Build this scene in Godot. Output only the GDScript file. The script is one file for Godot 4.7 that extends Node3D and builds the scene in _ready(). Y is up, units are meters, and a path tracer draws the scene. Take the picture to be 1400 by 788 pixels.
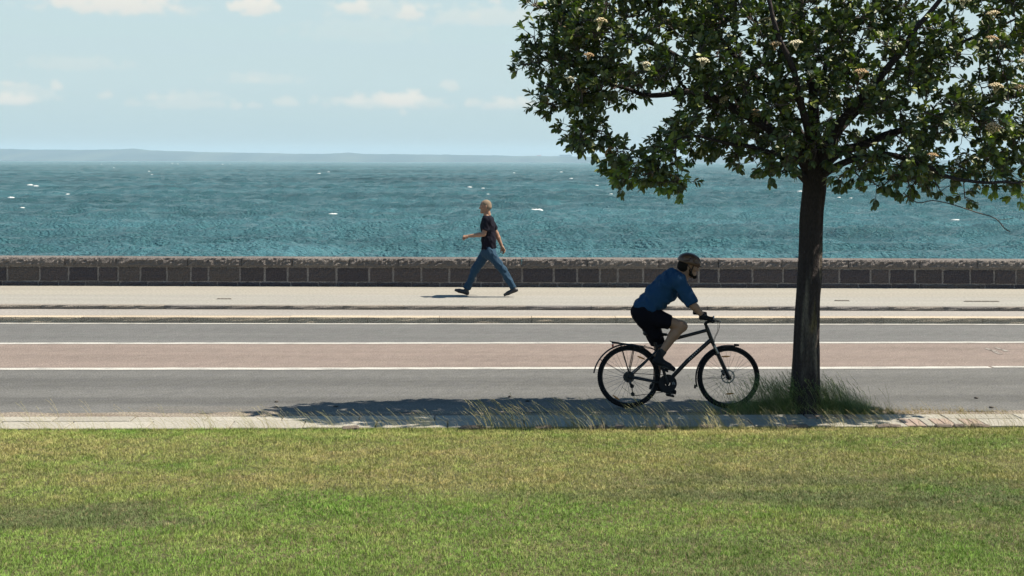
extends Node3D

# Seaside road: camera 2.8 m above the road, looking over lawn, road, promenade and low stone wall to the sea.
const F := 1950.0        # focal length of the photograph in its own pixels
const EYE := 2.8
const ROLL := 0.0032
const HZ := 221.3

var rng := RandomNumberGenerator.new()
var nz := FastNoiseLite.new()
var used := {}
var T := {}
var M := {}

func numbered(called: String) -> String:
	if not used.has(called):
		used[called] = 0
		return called
	used[called] += 1
	return "%s_%03d" % [called, used[called]]

# a point that the photograph shows at (px, py), standing at the given depth
func P(px: float, py: float, z: float) -> Vector3:
	var u := px - 700.0
	var w := py - HZ
	return Vector3((u + ROLL * w) / F * z, EYE - (w - ROLL * u) / F * z, -z)

func rf(a: float, b: float) -> float:
	return rng.randf_range(a, b)

func n2(x: float, y: float, f: float, off: float = 0.0) -> float:
	return nz.get_noise_2d(x * f * 100.0 + off * 37.7, y * f * 100.0 - off * 91.3)

func n3(p: Vector3, f: float, off: float = 0.0) -> float:
	return nz.get_noise_3d(p.x * f * 100.0 + off * 37.7, p.y * f * 100.0, p.z * f * 100.0 - off * 17.1)

# ---------------------------------------------------------------- mesh builder
class MB:
	var v := PackedVector3Array()
	var c := PackedColorArray()
	var ix := PackedInt32Array()
	var col := Color.WHITE
	var flat := false

	func p(a: Vector3) -> int:
		v.append(a)
		c.append(col)
		return v.size() - 1

	func tri(a: int, b: int, d: int) -> void:   # counter-clockwise seen from outside; stored clockwise
		ix.append(a)
		ix.append(d)
		ix.append(b)

	func quad(a: int, b: int, d: int, e: int) -> void:
		tri(a, b, d)
		tri(a, d, e)

	func face(a: Vector3, b: Vector3, d: Vector3, e: Vector3) -> void:
		quad(p(a), p(b), p(d), p(e))

	func tube(pts: Array, rads: Array, sides: int = 8, caps: bool = true, squash: float = 1.0) -> void:
		var n := pts.size()
		var up := Vector3.UP
		var first := -1
		var prev_x := Vector3.ZERO
		var rings: Array = []
		for i in n:
			var a: Vector3 = pts[i]
			var d: Vector3
			if i == 0:
				d = pts[1] - pts[0]
			elif i == n - 1:
				d = pts[n - 1] - pts[n - 2]
			else:
				d = pts[i + 1] - pts[i - 1]
			d = d.normalized()
			var xx: Vector3
			if i == 0:
				up = Vector3.UP if absf(d.y) < 0.9 else Vector3.RIGHT
				xx = up.cross(d).normalized()
			else:
				xx = (prev_x - d * prev_x.dot(d)).normalized()
			prev_x = xx
			var yy := d.cross(xx)
			var r: float = rads[i] if rads.size() > 1 else rads[0]
			var st := v.size()
			for s in sides:
				var an := TAU * s / sides
				p(a + xx * cos(an) * r + yy * sin(an) * r * squash)
			rings.append(st)
			if i > 0:
				var q: int = rings[i - 1]
				for s in sides:
					var s2 := (s + 1) % sides
					quad(q + s, q + s2, st + s2, st + s)
		if caps:
			var a0 := p(pts[0])
			var a1 := p(pts[n - 1])
			for s in sides:
				var s2 := (s + 1) % sides
				tri(a0, rings[0] + s2, rings[0] + s)
				tri(a1, rings[n - 1] + s, rings[n - 1] + s2)

	# ring (torus) in the plane across axis z, about centre
	func torus(ce: Vector3, R: float, r: float, seg: int = 40, sides: int = 8, rz: float = -1.0, a0: float = 0.0, a1: float = TAU) -> void:
		if rz < 0.0:
			rz = r
		var closed := absf(a1 - a0 - TAU) < 0.001
		var n := seg if closed else seg + 1
		var st := v.size()
		for i in n:
			var an := a0 + (a1 - a0) * i / seg
			for s in sides:
				var b := TAU * s / sides
				var rr := R + r * cos(b)
				p(ce + Vector3(cos(an) * rr, sin(an) * rr, rz * sin(b)))
		for i in seg:
			var i2 := (i + 1) % n
			for s in sides:
				var s2 := (s + 1) % sides
				quad(st + i * sides + s, st + i2 * sides + s, st + i2 * sides + s2, st + i * sides + s2)

	# box with chamfered edges, flat shaded
	func rbox(t: Transform3D, size: Vector3, ch: float) -> void:
		var h := size * 0.5
		ch = minf(ch, minf(h.x, minf(h.y, h.z)) * 0.9)
		var ax := [Vector3(1, 0, 0), Vector3(0, 1, 0), Vector3(0, 0, 1)]
		for a in 3:
			var b := (a + 1) % 3
			var d := (a + 2) % 3
			for s in [-1.0, 1.0]:
				var o: Vector3 = ax[a] * h[a] * s
				var e1: Vector3 = ax[b] * (h[b] - ch)
				var e2: Vector3 = ax[d] * (h[d] - ch)
				if s > 0:
					face(t * (o - e1 - e2), t * (o + e1 - e2), t * (o + e1 + e2), t * (o - e1 + e2))
				else:
					face(t * (o - e1 - e2), t * (o - e1 + e2), t * (o + e1 + e2), t * (o + e1 - e2))
			# edges parallel to axis a
			for sb in [-1.0, 1.0]:
				for sd in [-1.0, 1.0]:
					var p1: Vector3 = ax[b] * sb * h[b] + ax[d] * sd * (h[d] - ch)
					var p2: Vector3 = ax[b] * sb * (h[b] - ch) + ax[d] * sd * h[d]
					var l: Vector3 = ax[a] * (h[a] - ch)
					if sb * sd > 0:
						face(t * (p1 - l), t * (p2 - l), t * (p2 + l), t * (p1 + l))
					else:
						face(t * (p1 - l), t * (p1 + l), t * (p2 + l), t * (p2 - l))
		for sx in [-1.0, 1.0]:
			for sy in [-1.0, 1.0]:
				for sz in [-1.0, 1.0]:
					var q1 := Vector3(sx * h.x, sy * (h.y - ch), sz * (h.z - ch))
					var q2 := Vector3(sx * (h.x - ch), sy * h.y, sz * (h.z - ch))
					var q3 := Vector3(sx * (h.x - ch), sy * (h.y - ch), sz * h.z)
					var a := p(t * q1)
					var b := p(t * q2)
					var d := p(t * q3)
					if sx * sy * sz > 0:
						tri(a, b, d)
					else:
						tri(a, d, b)

	func lathe(t: Transform3D, prof: Array, seg: int = 20) -> void:   # prof: Vector2(radius, height along y)
		var st := v.size()
		var n := prof.size()
		for i in n:
			for s in seg:
				var an := TAU * s / seg
				p(t * Vector3(cos(an) * prof[i].x, prof[i].y, sin(an) * prof[i].x))
		for i in n - 1:
			for s in seg:
				var s2 := (s + 1) % seg
				quad(st + i * seg + s, st + (i + 1) * seg + s, st + (i + 1) * seg + s2, st + i * seg + s2)

	func ball(ce: Vector3, r: Vector3, seg: int = 10, rings: int = 6, b: Basis = Basis.IDENTITY) -> void:
		var prof: Array = []
		for i in rings + 1:
			var an := PI * i / rings - PI / 2
			prof.append(Vector2(maxf(cos(an), 0.001), sin(an)))
		lathe(Transform3D(b * Basis.from_scale(r), ce), prof, seg)

	func disc(t: Transform3D, r: float, th: float, seg: int = 24, hole: float = 0.0) -> void:
		if hole > 0.0:
			lathe(t, [Vector2(hole, -th / 2), Vector2(r, -th / 2), Vector2(r, th / 2), Vector2(hole, th / 2), Vector2(hole, -th / 2)], seg)
		else:
			lathe(t, [Vector2(0.0001, -th / 2), Vector2(r, -th / 2), Vector2(r, th / 2), Vector2(0.0001, th / 2)], seg)

	func append(o: MB, t: Transform3D = Transform3D.IDENTITY) -> void:
		var st := v.size()
		for i in o.v.size():
			v.append(t * o.v[i])
			c.append(o.c[i])
		for i in o.ix:
			ix.append(st + i)

	func mesh(smooth: bool = true) -> ArrayMesh:
		var arr := []
		arr.resize(Mesh.ARRAY_MAX)
		var vv := v
		var cc := c
		var ii := ix
		if not smooth:
			vv = PackedVector3Array()
			cc = PackedColorArray()
			ii = PackedInt32Array()
			vv.resize(ix.size())
			cc.resize(ix.size())
			ii.resize(ix.size())
			for k in ix.size():
				vv[k] = v[ix[k]]
				cc[k] = c[ix[k]]
				ii[k] = k
		var nn := PackedVector3Array()
		nn.resize(vv.size())
		var k := 0
		while k < ii.size():
			var a := ii[k]
			var b := ii[k + 1]
			var d := ii[k + 2]
			var fn := (vv[d] - vv[a]).cross(vv[b] - vv[a])
			nn[a] += fn
			nn[b] += fn
			nn[d] += fn
			k += 3
		for q in nn.size():
			var m := nn[q]
			nn[q] = m.normalized() if m.length_squared() > 1e-24 else Vector3.UP
		arr[Mesh.ARRAY_VERTEX] = vv
		arr[Mesh.ARRAY_NORMAL] = nn
		arr[Mesh.ARRAY_COLOR] = cc
		arr[Mesh.ARRAY_INDEX] = ii
		var me := ArrayMesh.new()
		me.add_surface_from_arrays(Mesh.PRIMITIVE_TRIANGLES, arr)
		return me

# ---------------------------------------------------------------- distance field, meshed as surface nets
class Field:
	var o: Vector3
	var h: float
	var nx: int
	var ny: int
	var nzz: int
	var f := PackedFloat32Array()

	func _init(lo: Vector3, hi: Vector3, cell: float) -> void:
		o = lo
		h = cell
		nx = int((hi.x - lo.x) / h) + 2
		ny = int((hi.y - lo.y) / h) + 2
		nzz = int((hi.z - lo.z) / h) + 2
		f.resize(nx * ny * nzz)
		f.fill(5.0)

	# tapered capsule; wide: how much wider it is across z than in x and y; cut: flat ends at a (1), b (2) or both (3)
	func cap(a: Vector3, b: Vector3, ra: float, rb: float, k: float = 0.03, wide: float = 1.0, cut: int = 0) -> void:
		var rm := maxf(ra, rb) * maxf(1.0, wide) + k + 2.5 * h
		var lo := a.min(b) - Vector3.ONE * rm - o
		var hi := a.max(b) + Vector3.ONE * rm - o
		var i0 := clampi(int(lo.x / h), 0, nx - 1)
		var i1 := clampi(int(hi.x / h) + 1, 0, nx - 1)
		var j0 := clampi(int(lo.y / h), 0, ny - 1)
		var j1 := clampi(int(hi.y / h) + 1, 0, ny - 1)
		var k0 := clampi(int(lo.z / h), 0, nzz - 1)
		var k1 := clampi(int(hi.z / h) + 1, 0, nzz - 1)
		var sc := Vector3(1, 1, 1.0 / wide)
		var aa := a * sc
		var ba := b * sc - aa
		var bb := maxf(ba.dot(ba), 1e-9)
		var dir := (b - a).normalized()
		for kk in range(k0, k1 + 1):
			for j in range(j0, j1 + 1):
				var at := (kk * ny + j) * nx
				for i in range(i0, i1 + 1):
					var pw := o + Vector3(i, j, kk) * h
					var q := pw * sc - aa
					var t := clampf(q.dot(ba) / bb, 0.0, 1.0)
					var d := (q - ba * t).length() - (ra + (rb - ra) * t)
					if cut & 1:
						d = maxf(d, -(pw - a).dot(dir))
					if cut & 2:
						d = maxf(d, (pw - b).dot(dir))
					var e := f[at + i]
					if k > 0.0:
						var m := maxf(k - absf(d - e), 0.0) / k
						f[at + i] = minf(d, e) - m * m * k * 0.25
					else:
						f[at + i] = minf(d, e)

	func ell(ce: Vector3, r: Vector3, k: float = 0.02, bs: Basis = Basis.IDENTITY, carve: bool = false) -> void:
		var rm := maxf(r.x, maxf(r.y, r.z)) + k + 2.5 * h
		var lo := ce - Vector3.ONE * rm - o
		var hi := ce + Vector3.ONE * rm - o
		var i0 := clampi(int(lo.x / h), 0, nx - 1)
		var i1 := clampi(int(hi.x / h) + 1, 0, nx - 1)
		var j0 := clampi(int(lo.y / h), 0, ny - 1)
		var j1 := clampi(int(hi.y / h) + 1, 0, ny - 1)
		var k0 := clampi(int(lo.z / h), 0, nzz - 1)
		var k1 := clampi(int(hi.z / h) + 1, 0, nzz - 1)
		var inv := bs.inverse()
		var rmin := minf(r.x, minf(r.y, r.z))
		for kk in range(k0, k1 + 1):
			for j in range(j0, j1 + 1):
				var at := (kk * ny + j) * nx
				for i in range(i0, i1 + 1):
					var q := inv * (o + Vector3(i, j, kk) * h - ce)
					var l := (q / r).length()
					var l2 := (q / (r * r)).length()
					var d := l * (l - 1.0) / l2 if l2 > 1e-6 else -rmin
					var e := f[at + i]
					if carve:
						d = -d
						var m2 := maxf(k - absf(d - e), 0.0) / maxf(k, 1e-6)
						f[at + i] = maxf(d, e) + m2 * m2 * k * 0.25
					else:
						var m := maxf(k - absf(d - e), 0.0) / maxf(k, 1e-6)
						f[at + i] = minf(d, e) - m * m * k * 0.25

	func plane(pt: Vector3, n: Vector3) -> void:   # keep what lies behind the plane
		for kk in nzz:
			for j in ny:
				var at := (kk * ny + j) * nx
				for i in nx:
					if f[at + i] < 0.1:
						f[at + i] = maxf(f[at + i], (o + Vector3(i, j, kk) * h - pt).dot(n))

	func into(mb: MB, t: Transform3D = Transform3D.IDENTITY) -> void:
		var cell := PackedInt32Array()
		cell.resize(f.size())
		cell.fill(-1)
		var sy := nx
		var sz := nx * ny
		var lim := h * 2.2
		var off := [0, 1, sy, sy + 1, sz, sz + 1, sz + sy, sz + sy + 1]
		var E := [[0, 1], [2, 3], [4, 5], [6, 7], [0, 2], [1, 3], [4, 6], [5, 7], [0, 4], [1, 5], [2, 6], [3, 7]]
		var list := PackedInt32Array()
		var vals := PackedFloat32Array()
		vals.resize(8)
		for kk in nzz - 1:
			for j in ny - 1:
				var at := (kk * ny + j) * nx
				for i in nx - 1:
					var id := at + i
					if absf(f[id]) > lim:
						continue
					var neg := 0
					for q in 8:
						vals[q] = f[id + off[q]]
						if vals[q] < 0.0:
							neg += 1
					if neg == 0 or neg == 8:
						continue
					var s := Vector3.ZERO
					var n := 0
					for e in E:
						var a: float = vals[e[0]]
						var b: float = vals[e[1]]
						if (a < 0.0) != (b < 0.0):
							var t0 := a / (a - b)
							var ca: int = e[0]
							var cb: int = e[1]
							s += Vector3(ca & 1, (ca >> 1) & 1, ca >> 2).lerp(Vector3(cb & 1, (cb >> 1) & 1, cb >> 2), t0)
							n += 1
					cell[id] = mb.p(t * (o + (Vector3(i, j, kk) + s / n) * h))
					list.append(id)
		for id in list:
			var a := f[id] < 0.0
			for ax in 3:
				var st: int = [1, sy, sz][ax]
				var s1: int = [sy, sz, 1][ax]
				var s2: int = [sz, 1, sy][ax]
				if id - s1 - s2 < 0 or id + st >= f.size():
					continue
				var b := f[id + st] < 0.0
				if a == b:
					continue
				var c00 := cell[id - s1 - s2]
				var c10 := cell[id - s2]
				var c11 := cell[id]
				var c01 := cell[id - s1]
				if c00 < 0 or c10 < 0 or c01 < 0:
					continue
				if a:
					mb.quad(c00, c10, c11, c01)
				else:
					mb.quad(c00, c01, c11, c10)

# ---------------------------------------------------------------- objects and materials
func part(called: String, me: Mesh, m: Material, parent: Node3D, t: Transform3D = Transform3D.IDENTITY) -> MeshInstance3D:
	var o := MeshInstance3D.new()
	o.name = called
	o.mesh = me
	o.material_override = m
	o.transform = t
	parent.add_child(o, true)
	return o

func top(called: String, at: Vector3 = Vector3.ZERO, turn: float = 0.0) -> Node3D:
	var o := Node3D.new()
	o.name = numbered(called)
	add_child(o)
	o.position = at
	o.rotation.y = turn
	return o

func tag(o: Node, label: String, category: String, group: String = "", kind: String = "") -> void:
	if label != "":
		o.set_meta("label", label)
	if category != "":
		o.set_meta("category", category)
	if group != "":
		o.set_meta("group", group)
	if kind != "":
		o.set_meta("kind", kind)

func structure(called: String, me: Mesh, m: Material) -> MeshInstance3D:
	var o := part(numbered(called), me, m, self)
	o.set_meta("kind", "structure")
	return o

func lin(r: float, g: float, b: float) -> Color:   # a base colour given as linear reflectance
	return Color(r, g, b).linear_to_srgb()

func mat(c: Color, rough: float = 0.8, metal: float = 0.0, spec: float = 0.5) -> StandardMaterial3D:
	var m := StandardMaterial3D.new()
	m.albedo_color = c
	m.roughness = rough
	m.metallic = metal
	m.metallic_specular = spec
	return m

# seamless grey noise picture whose values run lo..hi (linear), as a colour texture to multiply with
func grain(seed_: int, freq: float, oct: int, size: int, lo: float, hi: float, power: float = 1.0, tint: Color = Color.WHITE) -> ImageTexture:
	var fn := FastNoiseLite.new()
	fn.noise_type = FastNoiseLite.TYPE_SIMPLEX_SMOOTH
	fn.seed = seed_
	fn.frequency = freq
	fn.fractal_octaves = oct
	var im := fn.get_seamless_image(size, size)
	im.convert(Image.FORMAT_L8)
	var src := im.get_data()
	var lut := PackedByteArray()
	lut.resize(768)
	for i in 256:
		var t := pow(clampf((i / 255.0 - 0.15) / 0.7, 0.0, 1.0), power)
		var q := lo + (hi - lo) * t
		var cc := Color(q * tint.r, q * tint.g, q * tint.b).linear_to_srgb()
		lut[i * 3] = int(clampf(cc.r, 0, 1) * 255)
		lut[i * 3 + 1] = int(clampf(cc.g, 0, 1) * 255)
		lut[i * 3 + 2] = int(clampf(cc.b, 0, 1) * 255)
	var out := PackedByteArray()
	out.resize(size * size * 3)
	for i in size * size:
		var b := src[i] * 3
		out[i * 3] = lut[b]
		out[i * 3 + 1] = lut[b + 1]
		out[i * 3 + 2] = lut[b + 2]
	return ImageTexture.create_from_image(Image.create_from_data(size, size, false, Image.FORMAT_RGB8, out))

func relief(seed_: int, freq: float, oct: int, size: int) -> ImageTexture:
	var fn := FastNoiseLite.new()
	fn.noise_type = FastNoiseLite.TYPE_SIMPLEX_SMOOTH
	fn.seed = seed_
	fn.frequency = freq
	fn.fractal_octaves = oct
	var im := fn.get_seamless_image(size, size)
	im.convert(Image.FORMAT_RGB8)
	return ImageTexture.create_from_image(im)

# material with world-fixed grain: vertex colours carry the colour, the texture the fine grain
func grained(tex: Texture2D, per_metre: float, rough: float, bump: Texture2D = null, bump_cm: float = 0.0, spec: float = 0.4, world: bool = true) -> StandardMaterial3D:
	var m := mat(Color.WHITE, rough, 0.0, spec)
	m.vertex_color_use_as_albedo = true
	m.albedo_texture = tex
	m.uv1_triplanar = true
	m.uv1_world_triplanar = world
	m.uv1_scale = Vector3.ONE * per_metre
	if bump:
		m.heightmap_enabled = true
		m.heightmap_texture = bump
		m.heightmap_scale = bump_cm
	return m

func _ready() -> void:
	var cam := Camera3D.new()
	cam.name = "camera"
	cam.projection = Camera3D.PROJECTION_FRUSTUM
	cam.near = 0.1
	cam.far = 60000.0
	cam.size = 0.1 * 788.0 / F
	cam.frustum_offset = Vector2(0, -0.1 * (394.0 - HZ) / F)
	add_child(cam)
	cam.position = Vector3(0, EYE, 0)
	cam.rotation.z = ROLL
	cam.current = true
	var we := WorldEnvironment.new()
	we.name = "environment"
	var env := Environment.new()
	env.tonemap_mode = Environment.TONE_MAPPER_LINEAR
	env.tonemap_exposure = 2.15
	env.background_mode = Environment.BG_SKY
	env.sky = Sky.new()
	var pan := PanoramaSkyMaterial.new()
	pan.panorama = sky_picture()
	env.sky.sky_material = pan
	env.fog_enabled = true
	env.background_energy_multiplier = 0.45
	env.fog_density = 0.00004
	env.fog_light_color = Color(0.79, 0.915, 1.0)
	env.sdfgi_enabled = true
	env.ssao_enabled = true
	env.ssil_enabled = true
	we.environment = env
	add_child(we)
	var sun := DirectionalLight3D.new()
	sun.name = "sun"
	sun.light_energy = 1.6
	sun.light_angular_distance = 0.5
	sun.light_color = Color(1.0, 0.955, 0.88)
	sun.shadow_enabled = true
	add_child(sun)
	var el := deg_to_rad(57.0)
	var az := deg_to_rad(3.5)     # from the right, a little beyond the wall
	sun.look_at_from_position(Vector3(cos(el) * cos(az), sin(el), -cos(el) * sin(az)) * 50.0, Vector3.ZERO)

	rng.seed = 7
	nz.noise_type = FastNoiseLite.TYPE_SIMPLEX_SMOOTH
	nz.frequency = 0.01
	nz.fractal_octaves = 3
	textures()
	far_shore()
	sea()
	ground()
	near_paving()
	road()
	kerbs_and_promenade()
	sea_wall()
	tree()
	lawn_grass()
	tall_grass()
	bicycle()
	cyclist()
	walker()

func textures() -> void:
	T.asphalt = grain(11, 0.06, 4, 1024, 0.42, 1.0)
	T.asphalt_bump = relief(12, 0.12, 3, 512)
	T.fine = grain(13, 0.05, 4, 512, 0.68, 1.0)
	T.stone = grain(14, 0.04, 5, 512, 0.30, 1.0)
	T.stone_bump = relief(15, 0.03, 5, 512)
	T.bark = grain(16, 0.03, 5, 512, 0.35, 1.0)
	T.cloth = grain(17, 0.15, 2, 256, 0.85, 1.0)
	T.water_bump = relief(18, 0.02, 4, 1024)
	M.asphalt = grained(T.asphalt, 0.5, 0.85, T.asphalt_bump, 0.3)
	M.concrete = grained(T.fine, 0.6, 0.85, T.asphalt_bump, 0.15)
	M.stone = grained(T.stone, 1.4, 0.9, T.stone_bump, 1.2)
	M.paint = grained(T.asphalt, 0.7, 0.6, T.asphalt_bump, 0.2)

# the whole sky: pale and a little hazy at the horizon, deeper above, small fair-weather clouds all round
func sky_picture() -> ImageTexture:
	var W := 4096
	var H := 2048
	var keys := [[-90.0, Color8(188, 208, 212)], [0.0, Color8(192, 214, 219)], [1.2, Color8(196, 218, 222)], [3.0, Color8(203, 224, 227)], [6.5, Color8(203, 226, 230)], [14.0, Color8(172, 205, 222)], [30.0, Color8(112, 160, 198)], [55.0, Color8(66, 115, 168)], [90.0, Color8(50, 96, 152)]]
	var out := PackedByteArray()
	out.resize(W * H * 3)
	var im := Image.create(W, H, false, Image.FORMAT_RGB8)
	for y in H:
		var el := 90.0 - (y + 0.5) / H * 180.0
		var cc: Color = keys[0][1]
		for k in keys.size() - 1:
			if el >= keys[k][0]:
				var t: float = clampf((el - keys[k][0]) / (keys[k + 1][0] - keys[k][0]), 0, 1)
				cc = keys[k][1].lerp(keys[k + 1][1], t)
		im.fill_rect(Rect2i(0, y, W, 1), cc)
	out = im.get_data()
	var r := RandomNumberGenerator.new()
	r.seed = 31
	var cn := FastNoiseLite.new()
	cn.seed = 5
	cn.frequency = 1.0
	cn.fractal_octaves = 4
	# azimuth and height above the horizon in degrees, half width, height, how thick
	var blobs: Array = []
	for b in [[60, 265, -22, 27, 0.95], [112, 215, 4, 24, 0.5], [315, 386, -6, 26, 0.9], [330, 372, 0, 22, 0.7], [457, 512, 0, 20, 0.7], [537, 581, 6, 27, 0.7], [664, 690, -4, 6, 0.6], [640, 662, 16, 28, 0.25], [722, 765, 8, 29, 0.4],
			[468, 545, 126, 143, 0.55], [520, 582, 120, 146, 0.8], [600, 630, 106, 124, 0.45], [655, 735, 130, 146, 0.4], [84, 106, 116, 128, 0.6], [142, 168, 127, 140, 0.5], [-6, 18, 126, 143, 0.6], [208, 250, 132, 142, 0.3], [316, 336, 134, 152, 0.45], [340, 362, 142, 150, 0.35], [374, 412, 132, 148, 0.45], [420, 440, 132, 144, 0.35], [545, 556, 148, 158, 0.4], [340, 362, 108, 116, 0.3], [40, 200, 84, 104, 0.22], [290, 430, 100, 118, 0.24], [430, 640, 126, 150, 0.4], [560, 760, 4, 36, 0.35], [380, 620, 20, 60, 0.14], [-40, 120, 116, 146, 0.3], [620, 760, 132, 150, 0.4], [180, 330, 126, 152, 0.3], [40, 300, -20, 30, 0.35], [430, 600, -4, 26, 0.3]]:
		blobs.append([((b[0] + b[1]) * 0.5 - 700.0) / F * 57.3, (HZ - b[3]) / F * 57.3, (b[1] - b[0]) * 0.5 / F * 57.3, (b[3] - b[2]) / F * 57.3, b[4]])
	for i in 420:
		var az := r.randf_range(19.0, 341.0)
		var low := r.randf() < 0.55
		var e := r.randf_range(1.8, 3.4) if low else 5.5 + r.randf() * r.randf() * 30.0
		var w := r.randf_range(0.3, 1.6) if low else r.randf_range(0.7, 3.2) * (1.0 + e / 20.0)
		blobs.append([az, e, w, w * r.randf_range(0.25, 0.5), r.randf_range(0.3, 0.9)])
	for b in blobs:
		var ppd := W / 360.0
		var y0 := int((90.0 - b[1] - b[3] * 1.25) / 180.0 * H)
		var y1 := int((90.0 - b[1] + b[3] * 0.15) / 180.0 * H) + 1
		var x0 := int((b[0] - b[2] * 1.15) * ppd)
		var x1 := int((b[0] + b[2] * 1.15) * ppd) + 1
		for y in range(y0, y1 + 1):
			var el: float = 90.0 - (y + 0.5) / H * 180.0
			var v: float = (el - b[1]) / b[3]        # 0 at the flat base, 1 at the top
			for x in range(x0, x1 + 1):
				var u: float = ((x + 0.5) / ppd - b[0]) / b[2]
				var n: float = cn.get_noise_2d(x * 0.11, y * 0.16)
				var vv: float = (v - 0.25) / 0.75 if v > 0.25 else (0.25 - v) / 0.3
				var d: float = 1.0 - u * u - vv * vv + n * 0.9
				var a: float = smoothstep(0.0, 0.75, d) * minf(1.0, b[4] * 1.1)
				if a < 0.01 or y < 0 or y >= H:
					continue
				var at: int = (y * W + posmod(x, W)) * 3
				var sh: float = clampf(0.35 + v, 0.0, 1.0)
				out[at] = int(lerpf(out[at], lerpf(226.0, 243.0, sh), a))
				out[at + 1] = int(lerpf(out[at + 1], lerpf(230.0, 241.0, sh), a))
				out[at + 2] = int(lerpf(out[at + 2], lerpf(227.0, 232.0, sh), a))
	return ImageTexture.create_from_image(Image.create_from_data(W, H, false, Image.FORMAT_RGB8, out))

# a strip between two lines that run along x: each line is [depth at x = 0, depth gained per metre of x, height]
func strip(a: Array, b: Array, x0: float, x1: float, dx: float, nzr: int, colour: Callable, bumps: float = 0.0, wob: float = 0.0) -> MB:
	var mb := MB.new()
	var nxr := int((x1 - x0) / dx)
	for j in nzr + 1:
		var t := float(j) / nzr
		for i in nxr + 1:
			var x := x0 + (x1 - x0) * i / nxr
			var za: float = a[0] + a[1] * x
			var zb: float = b[0] + b[1] * x
			if wob > 0.0:
				za += n2(x, 1.0, 2.5, za) * wob + n2(x, 1.0, 0.2, 1.0) * wob * 2.0
				zb += n2(x, 9.0, 2.5, zb) * wob + n2(x, 1.0, 0.2, 1.0) * wob * 2.0
			var z := lerpf(za, zb, t)
			var y: float = lerpf(a[2], b[2], t)
			if bumps > 0.0:
				y += n2(x, z, 1.0, 3.0) * bumps
			mb.col = colour.call(x, z, t)
			mb.p(Vector3(x, y, -z))
	for j in nzr:
		for i in nxr:
			var q := j * (nxr + 1) + i
			mb.quad(q, q + 1, q + nxr + 2, q + nxr + 1)
	return mb

const X0 := -26.0
const X1 := 26.0
var L := {
	"slab_near": [14.89, 0.034], "slab_mid": [15.30, 0.035], "slab_far": [15.58, 0.036], "road_near": [15.9, 0.036],
	"line3": [19.31, 0.0333], "line2": [22.0, 0.033], "line1": [24.55, 0.018], "kerb1": [24.74, 0.018], "kerb2": [26.0, 0.0098], "wall": [29.47, 0.0]}

func ln(called: String, y: float, dz: float = 0.0) -> Array:
	return [L[called][0] + dz, L[called][1], y]

func far_shore() -> void:
	# low hills across the water, higher to the left, seen through the haze
	var mb := MB.new()
	var z := 22000.0
	var pts: Array = []
	for i in 481:
		pts.append([-700.0 + i * 6.0, 0.0])
	var ks := [[-700.0, 201.0], [-200.0, 203.0], [0.0, 203.5], [60.0, 204.5], [110.0, 205.0], [140.0, 203.7], [182.0, 202.8], [205.0, 205.3], [260.0, 207.0], [330.0, 208.6], [440.0, 210.0], [475.0, 207.8], [495.0, 209.5], [600.0, 210.5], [720.0, 212.2], [900.0, 213.8], [1100.0, 215.5], [1400.0, 217.5], [2200.0, 220.0]]
	for i in pts.size():
		var px: float = pts[i][0]
		var y := 210.0
		for k in ks.size() - 1:
			if px >= ks[k][0]:
				y = lerpf(ks[k][1], ks[k + 1][1], clampf((px - ks[k][0]) / (ks[k + 1][0] - ks[k][0]), 0, 1))
		y += n2(px, 0.0, 0.02, 2.0) * 0.8 + n2(px, 0.0, 0.08, 4.0) * 0.5
		pts[i][1] = 220.0 - (220.0 - y) * 0.86
	for row in 5:
		for i in pts.size():
			var hgt: float = P(700.0, pts[i][1], z).y
			var zz: float = [z - 2200.0, z - 1200.0, z, z + 1200.0, z + 2400.0][row]
			var yy: float = [-30.0, hgt * 0.45, hgt, hgt * 0.7, -30.0][row]
			var f := n2(pts[i][0], row * 40.0, 0.015, 6.0)
			mb.col = Color(0.025, 0.04, 0.042).lerp(Color(0.06, 0.075, 0.06), clampf(f * 1.6 + 0.3, 0, 1))
			mb.p(Vector3((pts[i][0] - 700.0) / F * z, yy + (n2(pts[i][0], row * 9.0, 0.05, 1.0) * 3.0 if row == 1 else 0.0), -zz))
	var n := pts.size()
	for row in 4:
		for i in n - 1:
			var q := row * n + i
			mb.quad(q, q + 1, q + n + 1, q + n)
	var m := mat(Color.WHITE, 1.0, 0.0, 0.0)
	m.vertex_color_use_as_albedo = true
	structure("hills", mb.mesh(), m)
	# two low blocks that stick up over the far waterline
	for k in [[773.0, 17.0, 2.0, Color(0.35, 0.4, 0.42), "long low grey block on the far shore across the water"], [737.0, 6.0, 1.3, Color(0.6, 0.25, 0.2), "small reddish block on the far shore across the water"]]:
		var b := MB.new()
		var zb := 22000.0
		var wid: float = k[1] / F * zb
		var tall: float = k[2] / F * zb
		b.rbox(Transform3D(Basis.IDENTITY, Vector3(0, tall * 0.5 - 4.0, 0)), Vector3(wid, tall + 8.0, 60.0), 1.0)
		b.rbox(Transform3D(Basis.IDENTITY, Vector3(wid * 0.28, tall * 1.2, 0)), Vector3(wid * 0.22, tall * 0.5, 30.0), 1.0)
		var foot := P(k[0], 213.6, zb)
		var node := top("far_building", foot)
		var mm := mat(Color.WHITE, 0.9)
		mm.albedo_color = k[3].linear_to_srgb()
		part("block", b.mesh(false), mm, node)
		tag(node, k[4], "building")

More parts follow.
